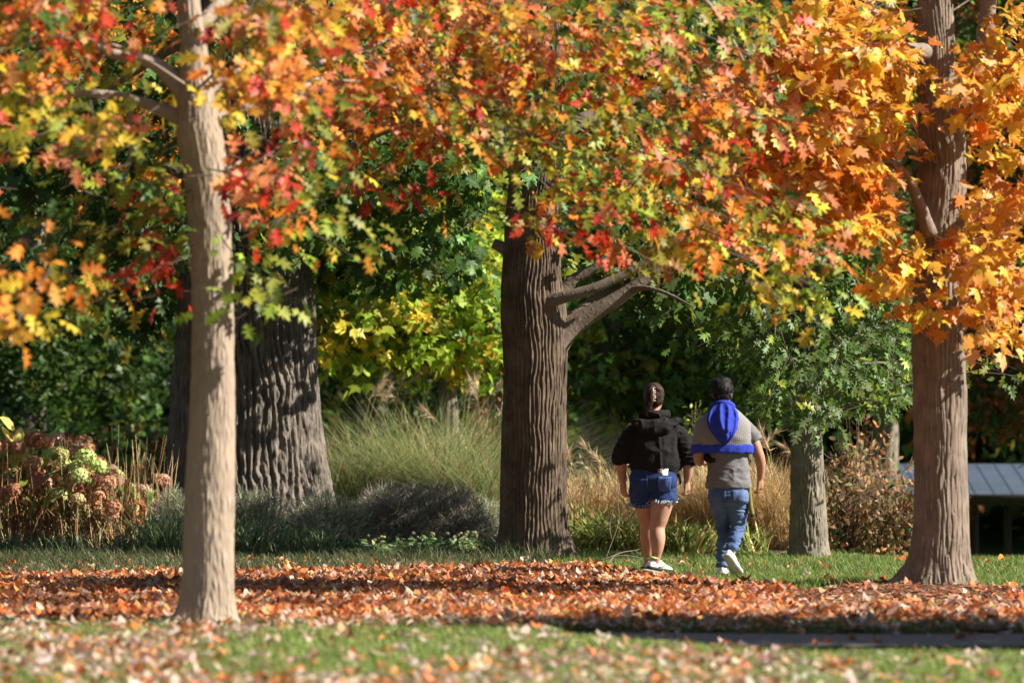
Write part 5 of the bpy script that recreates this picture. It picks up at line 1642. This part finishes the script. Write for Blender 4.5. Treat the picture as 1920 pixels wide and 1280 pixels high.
def woman():
    d = 37.6; k = FPX / d
    x0 = (1225 - 960) / FPX * d
    g = at(1225, 1070, d)[2]
    t = empty('person', (x0, d, g))
    bases[t.name] = np.zeros(3)
    tag(t, 'person in black hoodie and frayed denim shorts walking away beside the middle tree', 'person', 'two people walking away')
    X = lambda px: (px - 1225) / k
    Z = lambda py: (1070 - py) / k
    hc = (X(1226), .02, Z(745))
    hs, R = head_shapes(hc, -.45, .074)
    body = hs
    body += [limb([[X(1226), -.01, Z(800), .062], [X(1226), .0, Z(785), .055], [X(1226), .01, Z(765), .052], [X(1226), .02, Z(752), .05]])]
    body += [rings([(X(1226), .0, .76, .15, .12), (X(1226), 0, .84, .185, .14), (X(1228), 0, .95, .17, .125), (X(1228), 0, 1.08, .165, .12), (X(1228), 0, 1.22, .150, .11), (X(1228), 0, 1.29, .11, .08), (X(1227), 0, 1.34, .06, .055)])]
    # right leg carries the weight, left leg swings forward
    body += [limb([[.085, .0, .82, .118], [.082, -.005, .70, .112], [.072, -.01, .59, .100], [.052, -.008, .47, .080], [.034, 0, .385, .068], [.036, -.022, .29, .0685], [.034, -.02, .21, .056], [.022, -.005, .12, .040], [.016, .0, .07, .037], [.016, .01, .02, .035]], 22),
             limb([[-.085, .0, .82, .118], [-.085, .05, .70, .108], [-.070, .10, .58, .096], [-.052, .15, .45, .075], [-.045, .18, .385, .066], [-.048, .205, .29, .067], [-.046, .25, .20, .052], [-.040, .29, .12, .039], [-.038, .31, .06, .036], [-.038, .32, .02, .034]], 22)]
    lw = np.array([X(1168), .06, Z(905)]); rw = np.array([X(1288), .06, Z(902)])
    body += [limb([[X(1205), 0, 1.24, .045], [X(1175), -.01, 1.08, .045], [X(1166), 0, .97, .048], [X(1166), .03, .88, .043], [*lw, .028]]), limb([[X(1252), 0, 1.24, .045], [X(1283), -.01, 1.08, .045], [X(1289), 0, .97, .048], [X(1290), .03, .88, .043], [*rw, .028]])]
    body += hand(lw, np.array([.12, .02, -1]), np.array([.75, .5, 0]), -1, .85) + hand(rw, np.array([.02, .02, -1]), np.array([-.75, .5, 0]), 1, .85)
    for s in (-1, 1):  # feet inside the shoes
        pass
    fuse('body', body, .006, M_SKIN_W, t, 5)
    for s in (-1, 1):
        e = np.array(R) @ np.array([s * .03, .083, .012]) + np.array(hc)
        V, T, Q = ellipsoid(e, (.012, .012, .012), 12, 8)
        link('eye', make_mesh('eye', V, [T, Q], [M_EYE]), t)
    # hoodie
    hood = [rings([(X(1229), -.005, .862, .198, .155), (X(1229), -.005, .885, .205, .16), (X(1229), -.008, .93, .232, .178), (X(1229), -.01, 1.0, .232, .178), (X(1228), -.008, 1.1, .222, .168), (X(1228), -.005, 1.2, .215, .155), (X(1228), 0, 1.28, .182, .135), (X(1227), .0, 1.335, .135, .11), (X(1227), .0, 1.375, .095, .095)], 44),
            limb([[X(1204), 0, 1.255, .085], [X(1187), -.005, 1.19, .086], [X(1176), -.012, 1.1, .09], [X(1168), -.01, 1.02, .088], [X(1164), .0, .985, .082], [X(1164), .01, .965, .068]], 22),
            limb([[X(1253), 0, 1.255, .085], [X(1271), -.005, 1.19, .084], [X(1282), -.012, 1.1, .086], [X(1288), -.01, 1.02, .082], [X(1289), .0, .98, .078], [X(1289), .01, .945, .066]], 22)]
    fw = lambda co: np.interp(co[:, 2], [.84, .9, 1.2, 1.3], [.7, 1, 1, .3])
    def hd(co, no):
        a = folds(13, .014, (1, .6, .33), 3, fw)(co, no) + folds(26, .002, (1, 1, 1.4), 9)(co, no)
        arm = np.abs(co[:, 0] - X(1228)) > .215
        return a + np.where(arm, folds(20, .010, (.5, .5, 1.8), 15)(co, no), 0)
    ho = fuse('hoodie', hood, .0065, M_BLACK, t, 5, hd)
    # ribbed waistband
    V, T, Q = rings([(X(1229), -.004, .845, .196, .153), (X(1229), -.004, .86, .203, .158), (X(1229), -.005, .882, .204, .159), (X(1229), -.005, .888, .198, .152)], 90)
    a = np.arctan2(V[:, 1], V[:, 0] - X(1229)); V[:, :2] *= (1 + .008 * np.sin(a * 60))[:, None]
    V[:, 2] -= .03 * np.clip((V[:, 0] - X(1240)) / .18, 0, 1)
    link('waistband', make_mesh('waistband', V, [T, Q], [M_BLACK]), ho)
    # hood lying on the back: a sagging pouch with a rolled rim
    def hoodd(co, no): return folds(14, .012, (1, 1, .8), 40)(co, no)
    hp = [ellipsoid((X(1227), -.115, 1.285), (.195, .072, .055), 30, 14), ellipsoid((X(1227), -.140, 1.255), (.150, .062, .062), 30, 14),
          limb([[X(1180), -.05, 1.325, .022], [X(1198), -.115, 1.318, .026], [X(1227), -.14, 1.312, .026], [X(1256), -.115, 1.318, .026], [X(1276), -.05, 1.325, .022]], 12),
          limb([[X(1207), .05, 1.37, .03], [X(1206), -.02, 1.385, .034], [X(1227), -.085, 1.375, .04], [X(1248), -.02, 1.385, .034], [X(1247), .05, 1.37, .03]], 14)]
    hh = fuse('hood', hp, .0065, M_BLACK, ho, 3, hoodd)
    bv = bvh_of(hh)
    patch('seam', bv, X(1226) - .004, X(1226) + .004, 1.225, 1.395, .003, M_BLACK, ho, 3, 16)
    # hanging drawcord end at the right hip
    V, T, Q = limb([[X(1272), -.06, .86, .012], [X(1275), -.05, .80, .012], [X(1275), -.04, .765, .006]], 8)
    link('hem_corner', make_mesh('hem_corner', V, [T, Q], [M_BLACK]), ho)
    # cuffs
    for px, z in ((1164, .965), (1289, .948)):
        V, T, Q = tube([(X(px) + math.cos(q) * .058, .012 + math.sin(q) * .058, z + .006 * math.sin(3 * q)) for q in np.linspace(0, 2 * math.pi, 24)], .02, 8)
        link('cuff', make_mesh('cuff', V, [T, Q], [M_BLACK]), ho)
    # shorts
    sh = [rings([(X(1225), 0, .70, .10, .12), (X(1225), 0, .76, .198, .155), (X(1225), -.012, .82, .212, .165), (X(1226), -.01, .88, .200, .15), (X(1227), -.005, .92, .185, .135)], 40, 2.3),
          ellipsoid((X(1204), -.055, .79), (.105, .11, .11)), ellipsoid((X(1247), -.06, .80), (.105, .115, .11)),
          limb([[.088, -.005, .79, .118], [.084, -.008, .70, .122], [.080, -.01, .625, .120]], 26), limb([[-.095, .015, .79, .118], [-.092, .04, .69, .120], [-.085, .075, .59, .114]], 26)]
    def sd(co, no): return folds(24, .006, (.5, .5, 1.5), 4, lambda c: np.interp(c[:, 2], [.6, .68, .76, .8], [.4, 1.2, 1.2, .2]))(co, no)
    so = fuse('shorts', sh, .006, M_DENIM_D, t, 4, sd)
    bv = bvh_of(so)
    pk = patch('pocket', bv, X(1234), X(1256), Z(919), Z(893), .004, M_DENIM_P, so, 10, 10, lambda u, v, x, z: (x + (u - .5) * .016 * v, z - (1 - abs(u - .5) * 2) * .012 * (1 - v)), .004)
    patch('pocket', bv, X(1189), X(1211), Z(922), Z(897), .004, M_DENIM_D, so, 10, 10, lambda u, v, x, z: (x - (u - .5) * -.016 * v, z - (1 - abs(u - .5) * 2) * .012 * (1 - v)), .004)
    for (xa, za, xb, zb) in ((1233, 893, 1235, 919), (1257, 893, 1255, 918), (1234, 895, 1256, 895), (1212, 882, 1212, 930), (1188, 897, 1212, 897)):
        pts = []
        for f in np.linspace(0, 1, 10):
            x, z = X(xa + (xb - xa) * f), Z(za + (zb - za) * f)
            h = bv.ray_cast(Vector((x, -1, z)), Vector((0, 1, 0)))
            if h[0] is not None: pts.append((x, h[0].y - .009, z))
        if len(pts) > 2:
            V, T, Q = tube(pts, .0011, 5); link('stitching', make_mesh('stitching', V, [T, Q], [M_DENIM_L]), so)
    for cx, cy, cz, r, tilt in ((.080, -.01, .622, .119, 0), (-.085, .075, .588, .113, 0)):
        acc = Acc(); n = 240
        a = RNG.uniform(0, 6.28, n)
        rr = r * RNG.uniform(.93, 1.05, n)
        P = np.stack([cx + rr * np.cos(a), cy + rr * np.sin(a), cz + RNG.uniform(-.004, .018, n)], -1)
        scatter(acc, (np.array([(-.5, 0, 0), (.5, 0, 0), (.6, 1, .3), (-.2, .9, -.2)]) * [.045, 1, 1], np.array([[0, 1, 2], [0, 2, 3]])), P, np.stack([np.cos(a) * .5, np.sin(a) * .5, -np.ones(n)], -1) + RNG.normal(0, .6, (n, 3)), RNG.normal(0, 1, (n, 3)), RNG.uniform(.018, .04, n), (.5, .5, .5))
        acc.build('frayed_hem', M_FRAY, so)['kind'] = 'stuff'
    # shoes
    s1 = shoe(t, M_LIME, M_WHITE, M_DSOLE, .262, .044, M_LIME)
    s1.matrix_local = Matrix.Translation((.012, -.012, .012)) @ Matrix.Rotation(math.radians(-58), 4, 'Z') @ Matrix.Rotation(math.radians(-9), 4, 'X')
    s2 = shoe(t, M_LIME, M_WHITE, M_DSOLE, .262, .044, M_LIME)
    s2.matrix_local = Matrix.Translation((-.038, .33, .002)) @ Matrix.Rotation(math.radians(6), 4, 'Z')
    # bracelet
    V, T, Q = tube([(lw[0] + math.cos(q) * .036, lw[1] + math.sin(q) * .036, lw[2] + .03) for q in np.linspace(0, 2 * math.pi, 20)], .004, 6)
    link('bracelet', make_mesh('bracelet', V, [T, Q], [M_CREAM]), t)
    # hair: cap, twisted bun and loose end hanging to the left
    c = np.array(hc)
    hair = [ellipsoid((c[0], c[1] - .020, c[2] + .030), (.094, .108, .107)), ellipsoid((c[0], c[1] - .05, c[2] - .02), (.085, .06, .07)), ellipsoid((c[0] - .02, c[1] - .09, c[2] + .015), (.05, .04, .075)),
            limb([[c[0] - .015, c[1] - .10, c[2] + .10, .032], [c[0] - .04, c[1] - .115, c[2] + .045, .036], [c[0] - .055, c[1] - .11, c[2] - .03, .033], [c[0] - .06, c[1] - .105, c[2] - .09, .026], [c[0] - .062, c[1] - .10, c[2] - .14, .014]], 16),
            limb([[c[0] + .05, c[1] - .08, c[2] + .05, .03], [c[0] + .02, c[1] - .105, c[2] + .085, .026], [c[0] - .01, c[1] - .10, c[2] + .12, .018]], 14),
            limb([[c[0] + .055, c[1] - .06, c[2] - .02, .02], [c[0] + .02, c[1] - .09, c[2] + .0, .024], [c[0] - .01, c[1] - .11, c[2] + .03, .02]], 14)]
    def hdp(co, no):
        q = (co - c) * np.array([70, 30, 16]) + vnoise((co - c) * 14)[:, None] * 4
        return .0045 * (np.abs(2 * vnoise(q) - 1) - .5)
    ha = fuse('hair', hair, .005, M_HAIR_W, t, 3, hdp)
    bv = bvh_of(ha)
    acc = Acc()
    for i in range(70):
        x = c[0] - .05 + random.gauss(0, .018); z = c[2] - .02 + random.gauss(0, .03)
        h = bv.ray_cast(Vector((x, -1, z)), Vector((0, 1, 0)))
        if h[0] is None: continue
        p = np.array(h[0]); L = random.uniform(.05, .12)
        V, T, Q = tube([p, p + [random.gauss(-.004, .008), -.006, -L * .5], p + [random.gauss(-.008, .014), -.004, -L]], [.0022, .002, .0008], 4, False)
        acc.add(V, Q=Q)
    acc.build('loose_strands', M_HAIR_W, ha)['kind'] = 'stuff'
    # claw clip: curved spine with teeth
    cl = empty('hair_clip', (0, 0, 0)); bases[cl.name] = np.zeros(3); cl.parent = ha
    pts = [(c[0] - .012 + .004 * math.sin(f * 3.1), c[1] - .145 - .018 * math.sin(f * math.pi), c[2] + .085 - .125 * f) for f in np.linspace(0, 1, 12)]
    V, T, Q = tube(pts, .005, 8); link('spine', make_mesh('spine', V, [T, Q], [M_CREAM]), cl)
    for f in np.linspace(.06, .94, 8):
        i = f * 11; p = np.array(pts[int(i)])
        V, T, Q = tube([p + [.002, -.004, 0], p + [.012, -.002, .002], p + [.022, .015, -.001]], [.0035, .003, .002], 6)
        link('tooth', make_mesh('tooth', V, [T, Q], [M_CREAM if True else M_HAIR_W]), cl)
    # things she carries
    ph = box(X(1232), X(1251), 0, .010, Z(912), Z(878))
    y = bvh_of(so).ray_cast(Vector((X(1242), -1, Z(890))), Vector((0, 1, 0)))[0].y
    y = min(y, bvh_of(ho).ray_cast(Vector((X(1242), -1, Z(881))), Vector((0, 1, 0)))[0].y)
    V = np.array(ph[0]); V[:, 1] += np.interp(V[:, 2], [Z(912), Z(878)], [y + .03, y - .016])
    o = link('phone', make_mesh('phone', V, ph[1], [phone_mat()], None, False))
    o.location = (x0, d, g)
    tag(o, 'phone in black and white patterned case sticking out of the denim shorts pocket', 'phone')
    return t


woman()


def man():
    d = 36.9; k = FPX / d
    x0 = (1362 - 960) / FPX * d
    g = at(1362, 1077, d)[2]
    t = empty('person', (x0, d, g)); bases[t.name] = np.zeros(3)
    tag(t, 'person in grey tee and jeans with a blue hooded top over the shoulders', 'person', 'two people walking away')
    X = lambda px: (px - 1362) / k
    Z = lambda py: (1077 - py) / k
    hc = (X(1354), .03, Z(738))
    hs, R = head_shapes(hc, -.35, .077)
    body = hs + [limb([[X(1357), -.01, Z(790), .075], [X(1356), .0, Z(772), .062], [X(1355), .015, Z(755), .058], [X(1354), .025, Z(742), .055]])]
    body += [rings([(X(1365), 0, .80, .14, .11), (X(1365), 0, .90, .155, .115), (X(1364), 0, 1.05, .165, .115), (X(1361), 0, 1.2, .185, .12), (X(1359), 0, 1.31, .18, .105), (X(1358), 0, 1.39, .09, .075)])]
    # hidden legs inside the jeans
    body += [limb([[X(1382), .0, .80, .06], [X(1382), .012, .56, .05], [X(1383), .028, .43, .038], [X(1374), -.07, .28, .032], [X(1369), -.115, .20, .03]]), limb([[X(1350), .0, .80, .06], [X(1353), .06, .54, .045], [X(1357), .11, .36, .034], [X(1356), .19, .12, .03], [X(1356), .2, .03, .03]])]
    rw = np.array([X(1426), .05, Z(897)])
    body += [limb([[X(1390), 0, Z(802), .042], [X(1413), -.005, Z(828), .048], [X(1421), -.012, Z(848), .046], [X(1425), .0, Z(862), .045], [X(1427), .03, Z(880), .037], [*rw, .029]])]
    body += hand(rw, np.array([-.06, .04, -1]), np.array([-.8, .45, 0]), 1, .8)
    lw = np.array([X(1318), .27, Z(866)])
    body += [limb([[X(1326), 0, Z(797), .05], [X(1317), 0, Z(825), .05], [X(1311), .0, Z(850), .048], [X(1311), .08, Z(862), .044], [X(1314), .18, Z(866), .036], [*lw, .029]])]
    body += hand(lw, np.array([.35, 1, .05]), np.array([.6, -.2, -.5]), -1, .8)
    fuse('body', body, .006, M_SKIN_M, t, 5)
    for s in (-1, 1):
        e = np.array(R) @ np.array([s * .031, .083, .012]) + np.array(hc)
        V, T, Q = ellipsoid(e, (.012, .012, .012), 12, 8); link('eye', make_mesh('eye', V, [T, Q], [M_EYE]), t)
    # T-shirt with short sleeves
    sh = [rings([(X(1366), 0, Z(914), .192, .148), (X(1366), -.003, Z(905), .194, .15), (X(1366), -.004, Z(880), .178, .140), (X(1365), -.004, Z(855), .170, .135), (X(1362), -.003, Z(830), .195, .14), (X(1360), 0, Z(805), .205, .135), (X(1359), 0, Z(785), .16, .11), (X(1357), 0, Z(772), .085, .085)], 40),
          limb([[X(1390), 0, Z(798), .075], [X(1405), .0, Z(811), .076], [X(1416), -.005, Z(828), .074]], 22), limb([[X(1330), 0, Z(797), .07], [X(1321), -.0, Z(810), .068], [X(1317), .0, Z(827), .064]], 22)]
    def td(co, no): return folds(13, .011, (.8, .6, .7), 60)(co, no) + folds(26, .005, (.5, .5, 1.3), 71, lambda c: np.interp(c[:, 2], [.75, .80, .92, 1.0], [.5, 1.2, 1.0, .4]))(co, no)
    tee = fuse('tee_shirt', sh, .0065, M_TEE, t, 4, td)
    # jeans: bent right leg behind, left leg carrying
    je = [rings([(X(1365), .0, Z(948), .12, .10), (X(1365), 0, Z(940), .160, .125), (X(1365), -.006, Z(928), .170, .138), (X(1365), -.006, Z(912), .166, .13), (X(1365), 0, Z(900), .158, .12)], 36, 2.3),
          ellipsoid((X(1346), -.04, Z(930)), (.088, .09, .085)), ellipsoid((X(1385), -.045, Z(930)), (.088, .095, .085)),
          limb([[X(1382), .0, Z(935), .092], [X(1382), .012, Z(955), .086], [X(1383), .025, Z(975), .072], [X(1383), .03, Z(988), .066], [X(1378), -.02, Z(1003), .060], [X(1373), -.08, Z(1018), .053], [X(1369), -.115, Z(1030), .048]], 24, 40),
          limb([[X(1349), .0, Z(935), .090], [X(1352), .05, Z(958), .080], [X(1356), .09, Z(980), .062], [X(1358), .12, Z(1000), .056], [X(1356), .16, Z(1025), .054], [X(1356), .19, Z(1050), .050], [X(1356), .20, Z(1062), .05]], 24, 40)]
    def jd(co, no):
        w = lambda c: np.interp(c[:, 2], [.05, .2, .35, .5, .62, .72], [1.4, 1.3, 1.0, 1.2, .9, .35])
        return folds(21, .012, (.45, .45, 1.7), 80, w)(co, no) + folds(40, .003, (1, 1, 1.5), 88)(co, no)
    jo = fuse('jeans', je, .006, M_DENIM_L, t, 4, jd)
    bv = bvh_of(jo)
    for a, b in ((1372, 1394), (1337, 1358)):
        patch('pocket', bv, X(a), X(b), Z(940), Z(919), .004, M_DENIM_L, jo, 10, 10, lambda u, v, x, z: (x + (u - .5) * .012 * v, z - (1 - abs(u - .5) * 2) * .014 * (1 - v)), .004)
    # shoes
    s1 = shoe(t, M_WHITE, M_WHITE, M_SOLE, .285, .049)
    f = nrm(np.array([.42, .63, -.65])); u = nrm(np.array([-.1, 0, 1.0]) - np.dot([-.1, 0, 1.0], f) * f); r_ = np.cross(f, u)
    o_ = np.array([X(1369), -.115, Z(1030)]) + .03 * f - .1 * u
    s1.matrix_local = Matrix([[r_[q], f[q], u[q], o_[q]] for q in range(3)] + [[0, 0, 0, 1]])
    s2 = shoe(t, M_WHITE, M_WHITE, M_SOLE, .285, .049)
    s2.matrix_local = Matrix.Translation((X(1356), .22, .0)) @ Matrix.Rotation(math.radians(-4), 4, 'Z')
    # hooded top draped over the shoulders
    dr = [rings([(X(1355), .0, Z(846), .262, .172), (X(1355), .0, Z(838), .262, .172), (X(1355), -.002, Z(820), .260, .172), (X(1355), -.002, Z(804), .252, .165), (X(1356), 0, Z(790), .225, .15), (X(1357), 0, Z(777), .165, .12), (X(1356), .005, Z(764), .098, .098)], 60, 2.3)]
    def dd(co, no): return folds(8, .012, (1, .6, .6), 25, lambda c: np.interp(c[:, 2], [1.12, 1.17, 1.35], [.1, 1, .4]))(co, no)
    cape = fuse('hooded_top', dr, .0065, M_QUILT, t, 3, dd)
    V, T, Q = rings([(X(1355), 0, Z(848.5), .262, .172), (X(1355), 0, Z(847), .273, .183), (X(1355), 0, Z(834.5), .273, .183), (X(1355), 0, Z(833), .258, .168)], 120, 2.3)
    a = np.arctan2(V[:, 1], V[:, 0]); V[:, 2] += .004 * np.sin(a * 9 + 1) + .003 * np.sin(a * 23); V[:, :2] *= (1 + .010 * np.sin(a * 13 + 2) + .006 * np.sin(a * 29))[:, None]
    link('hem_band', make_mesh('hem_band', V, [T, Q], [M_BLUE]), cape)
    cb = bvh_of(cape)
    nu, nv = 48, 44
    G = np.zeros((nu, nv, 3))
    for iu in range(nu):
        for iv in range(nv):
            u, v = -1 + 2 * iu / (nu - 1), iv / (nv - 1)
            hw = np.interp(v, [0, .12, .32, .55, .75, .9, 1], [.092, .126, .142, .126, .090, .048, .010])
            x = X(np.interp(v, [0, .4, 1], [1355, 1353, 1357])) + u * hw
            z = Z(756) + (Z(834) - Z(756)) * v - .03 * u * u * (1 - v)
            h = cb.ray_cast(Vector((x, -1, z)), Vector((0, 1, 0)))
            y0 = h[0].y if h[0] is not None else -.09
            y0 = min(y0, np.interp(z, [Z(834), Z(790), Z(756)], [-.16, -.13, -.085]))
            bulge = .010 + .055 * (1 - abs(u) ** 2.2) * np.interp(v, [0, .2, .6, .9, 1], [.35, .8, 1, .6, .2])
            rim = .020 * math.exp(-((abs(u) - .86) / .10) ** 2) * np.interp(v, [0, .2, .8, 1], [.3, 1, 1, .4])
            f1 = .020 * math.exp(-((u + .25 - .30 * v) / .13) ** 2) * np.interp(v, [0, .15, .6, .8], [.3, 1, .6, 0])
            f2 = .024 * math.exp(-((u - .42 + .20 * v) / .15) ** 2) * np.interp(v, [0, .1, .7, .9], [.2, 1, .8, 0])
            f3 = .014 * math.exp(-((v - .68 - .1 * abs(u)) / .05) ** 2) * (abs(u) < .6)
            edge = .012 * (abs(u) > .97) + .01 * (v > .98)
            G[iu, iv] = (x, y0 - bulge - rim - f1 - f2 + f3 + edge + .008 * (vnoise(np.array([u * 4, v * 2.5, 3.0])) - .5), z)
    Bk = G.copy(); Bk[..., 1] = np.maximum(G[..., 1] + .02, -.10)
    A = np.vstack([G.reshape(-1, 3), Bk.reshape(-1, 3)]); kk = nu * nv
    ii, jj = np.meshgrid(np.arange(nu - 1), np.arange(nv - 1), indexing='ij')
    Qh = np.stack([ii * nv + jj, ii * nv + jj + 1, (ii + 1) * nv + jj + 1, (ii + 1) * nv + jj], -1).reshape(-1, 4)
    idx = np.arange(kk).reshape(nu, nv)
    ring = np.concatenate([idx[:, 0], idx[-1, 1:], idx[-2::-1, -1], idx[0, -2:0:-1]]); r2 = np.roll(ring, -1)
    link('hood', make_mesh('hood', A, [Qh, Qh[:, ::-1] + kk, np.stack([ring, r2, r2 + kk, ring + kk], -1)], [M_BLUE]), cape)
    V, T, Q = limb([[X(1338), .06, Z(768), .020], [X(1336), .0, Z(762), .024], [X(1343), -.06, Z(757), .026], [X(1355), -.085, Z(755), .026], [X(1367), -.06, Z(757), .026], [X(1374), .0, Z(762), .024], [X(1372), .06, Z(768), .020]], 14)
    link('collar', make_mesh('collar', V, [T, Q], [M_BLUE]), cape)
    # hair
    c = np.array(hc)
    hair = [ellipsoid((c[0], c[1] - .022, c[2] + .042), (.092, .108, .098)), ellipsoid((c[0], c[1] - .045, c[2] - .01), (.082, .072, .075)), ellipsoid((c[0] + .02, c[1] + .01, c[2] + .095), (.066, .09, .055)), ellipsoid((c[0] - .03, c[1] - .02, c[2] + .085), (.06, .08, .055))]
    def hm(co, no):
        q = (co - c) * np.array([60, 40, 26]) + vnoise((co - c) * 16)[:, None] * 3
        return .006 * (np.abs(2 * vnoise(q) - 1) - .5)
    ha = fuse('hair', hair, .005, M_HAIR_M, t, 3, hm)
    strands('locks', bvh_of(ha), c + [0, 0, .03], 300, .03, M_HAIR_M, ha, .8, .0018, swirl=.3, zmin=-.07)
    # carried things
    V, T, Q = limb([[X(1403), -.03, Z(906), .022], [X(1404), -.035, Z(925), .022], [X(1407), -.04, Z(950), .021], [X(1410), -.04, Z(964), .02]], 16, 24)
    tb = empty('umbrella', (x0, d, g)); bases[tb.name] = np.zeros(3)
    tag(tb, 'slim yellow green tube hanging at the hip of the person in jeans', 'tube')
    tb.name = 'hanging_tube'
    link('sleeve', make_mesh('sleeve', V, [T, Q], [M_TUBE]), tb)
    V, T, Q = limb([[X(1410), -.04, Z(963), .0215], [X(1411), -.04, Z(968), .0215]], 16, 8); link('end_cap', make_mesh('end_cap', V, [T, Q], [M_DSOLE]), tb)
    V, T, Q = limb([[X(1400), -.01, Z(908), .012], [X(1400), -.01, Z(930), .018], [X(1400), -.005, Z(955), .016], [X(1397), .0, Z(968), .008]], 12, 16); link('strap', make_mesh('strap', V, [T, Q], [M_DSOLE]), tb)
    bun = empty('folded_jacket', (x0, d, g)); bases[bun.name] = np.zeros(3)
    bun.name = 'folded_jacket'
    tag(bun, 'black bundled jacket tucked under the arm of the person in jeans', 'jacket')
    fuse('bundle', [ellipsoid((X(1330), .02, Z(856)), (.05, .09, .045)), ellipsoid((X(1336), -.03, Z(862)), (.035, .09, .035))], .006, M_BLACK, bun, 3, folds(22, .012, (1, 1, 1), 5))
    return t


man()
# flat stone beneath the woman's shoe
p = at(1248, 1076, 37.3)
V, F = box(-.19, .2, -.07, .07, -.03, .012)
V = np.array(V); V[:, 0] += V[:, 1] * .2
o = link('flat_stone', make_mesh('flat_stone', V, F, [M_STONE], None, False))
bv_ = o.modifiers.new('b', 'BEVEL'); bv_.width = .008; bv_.segments = 2
o.location = p; o.rotation_euler = (0, math.radians(11), math.radians(-6))
tag(o, 'pale flat stone under the shoe of the person in shorts', 'stone')
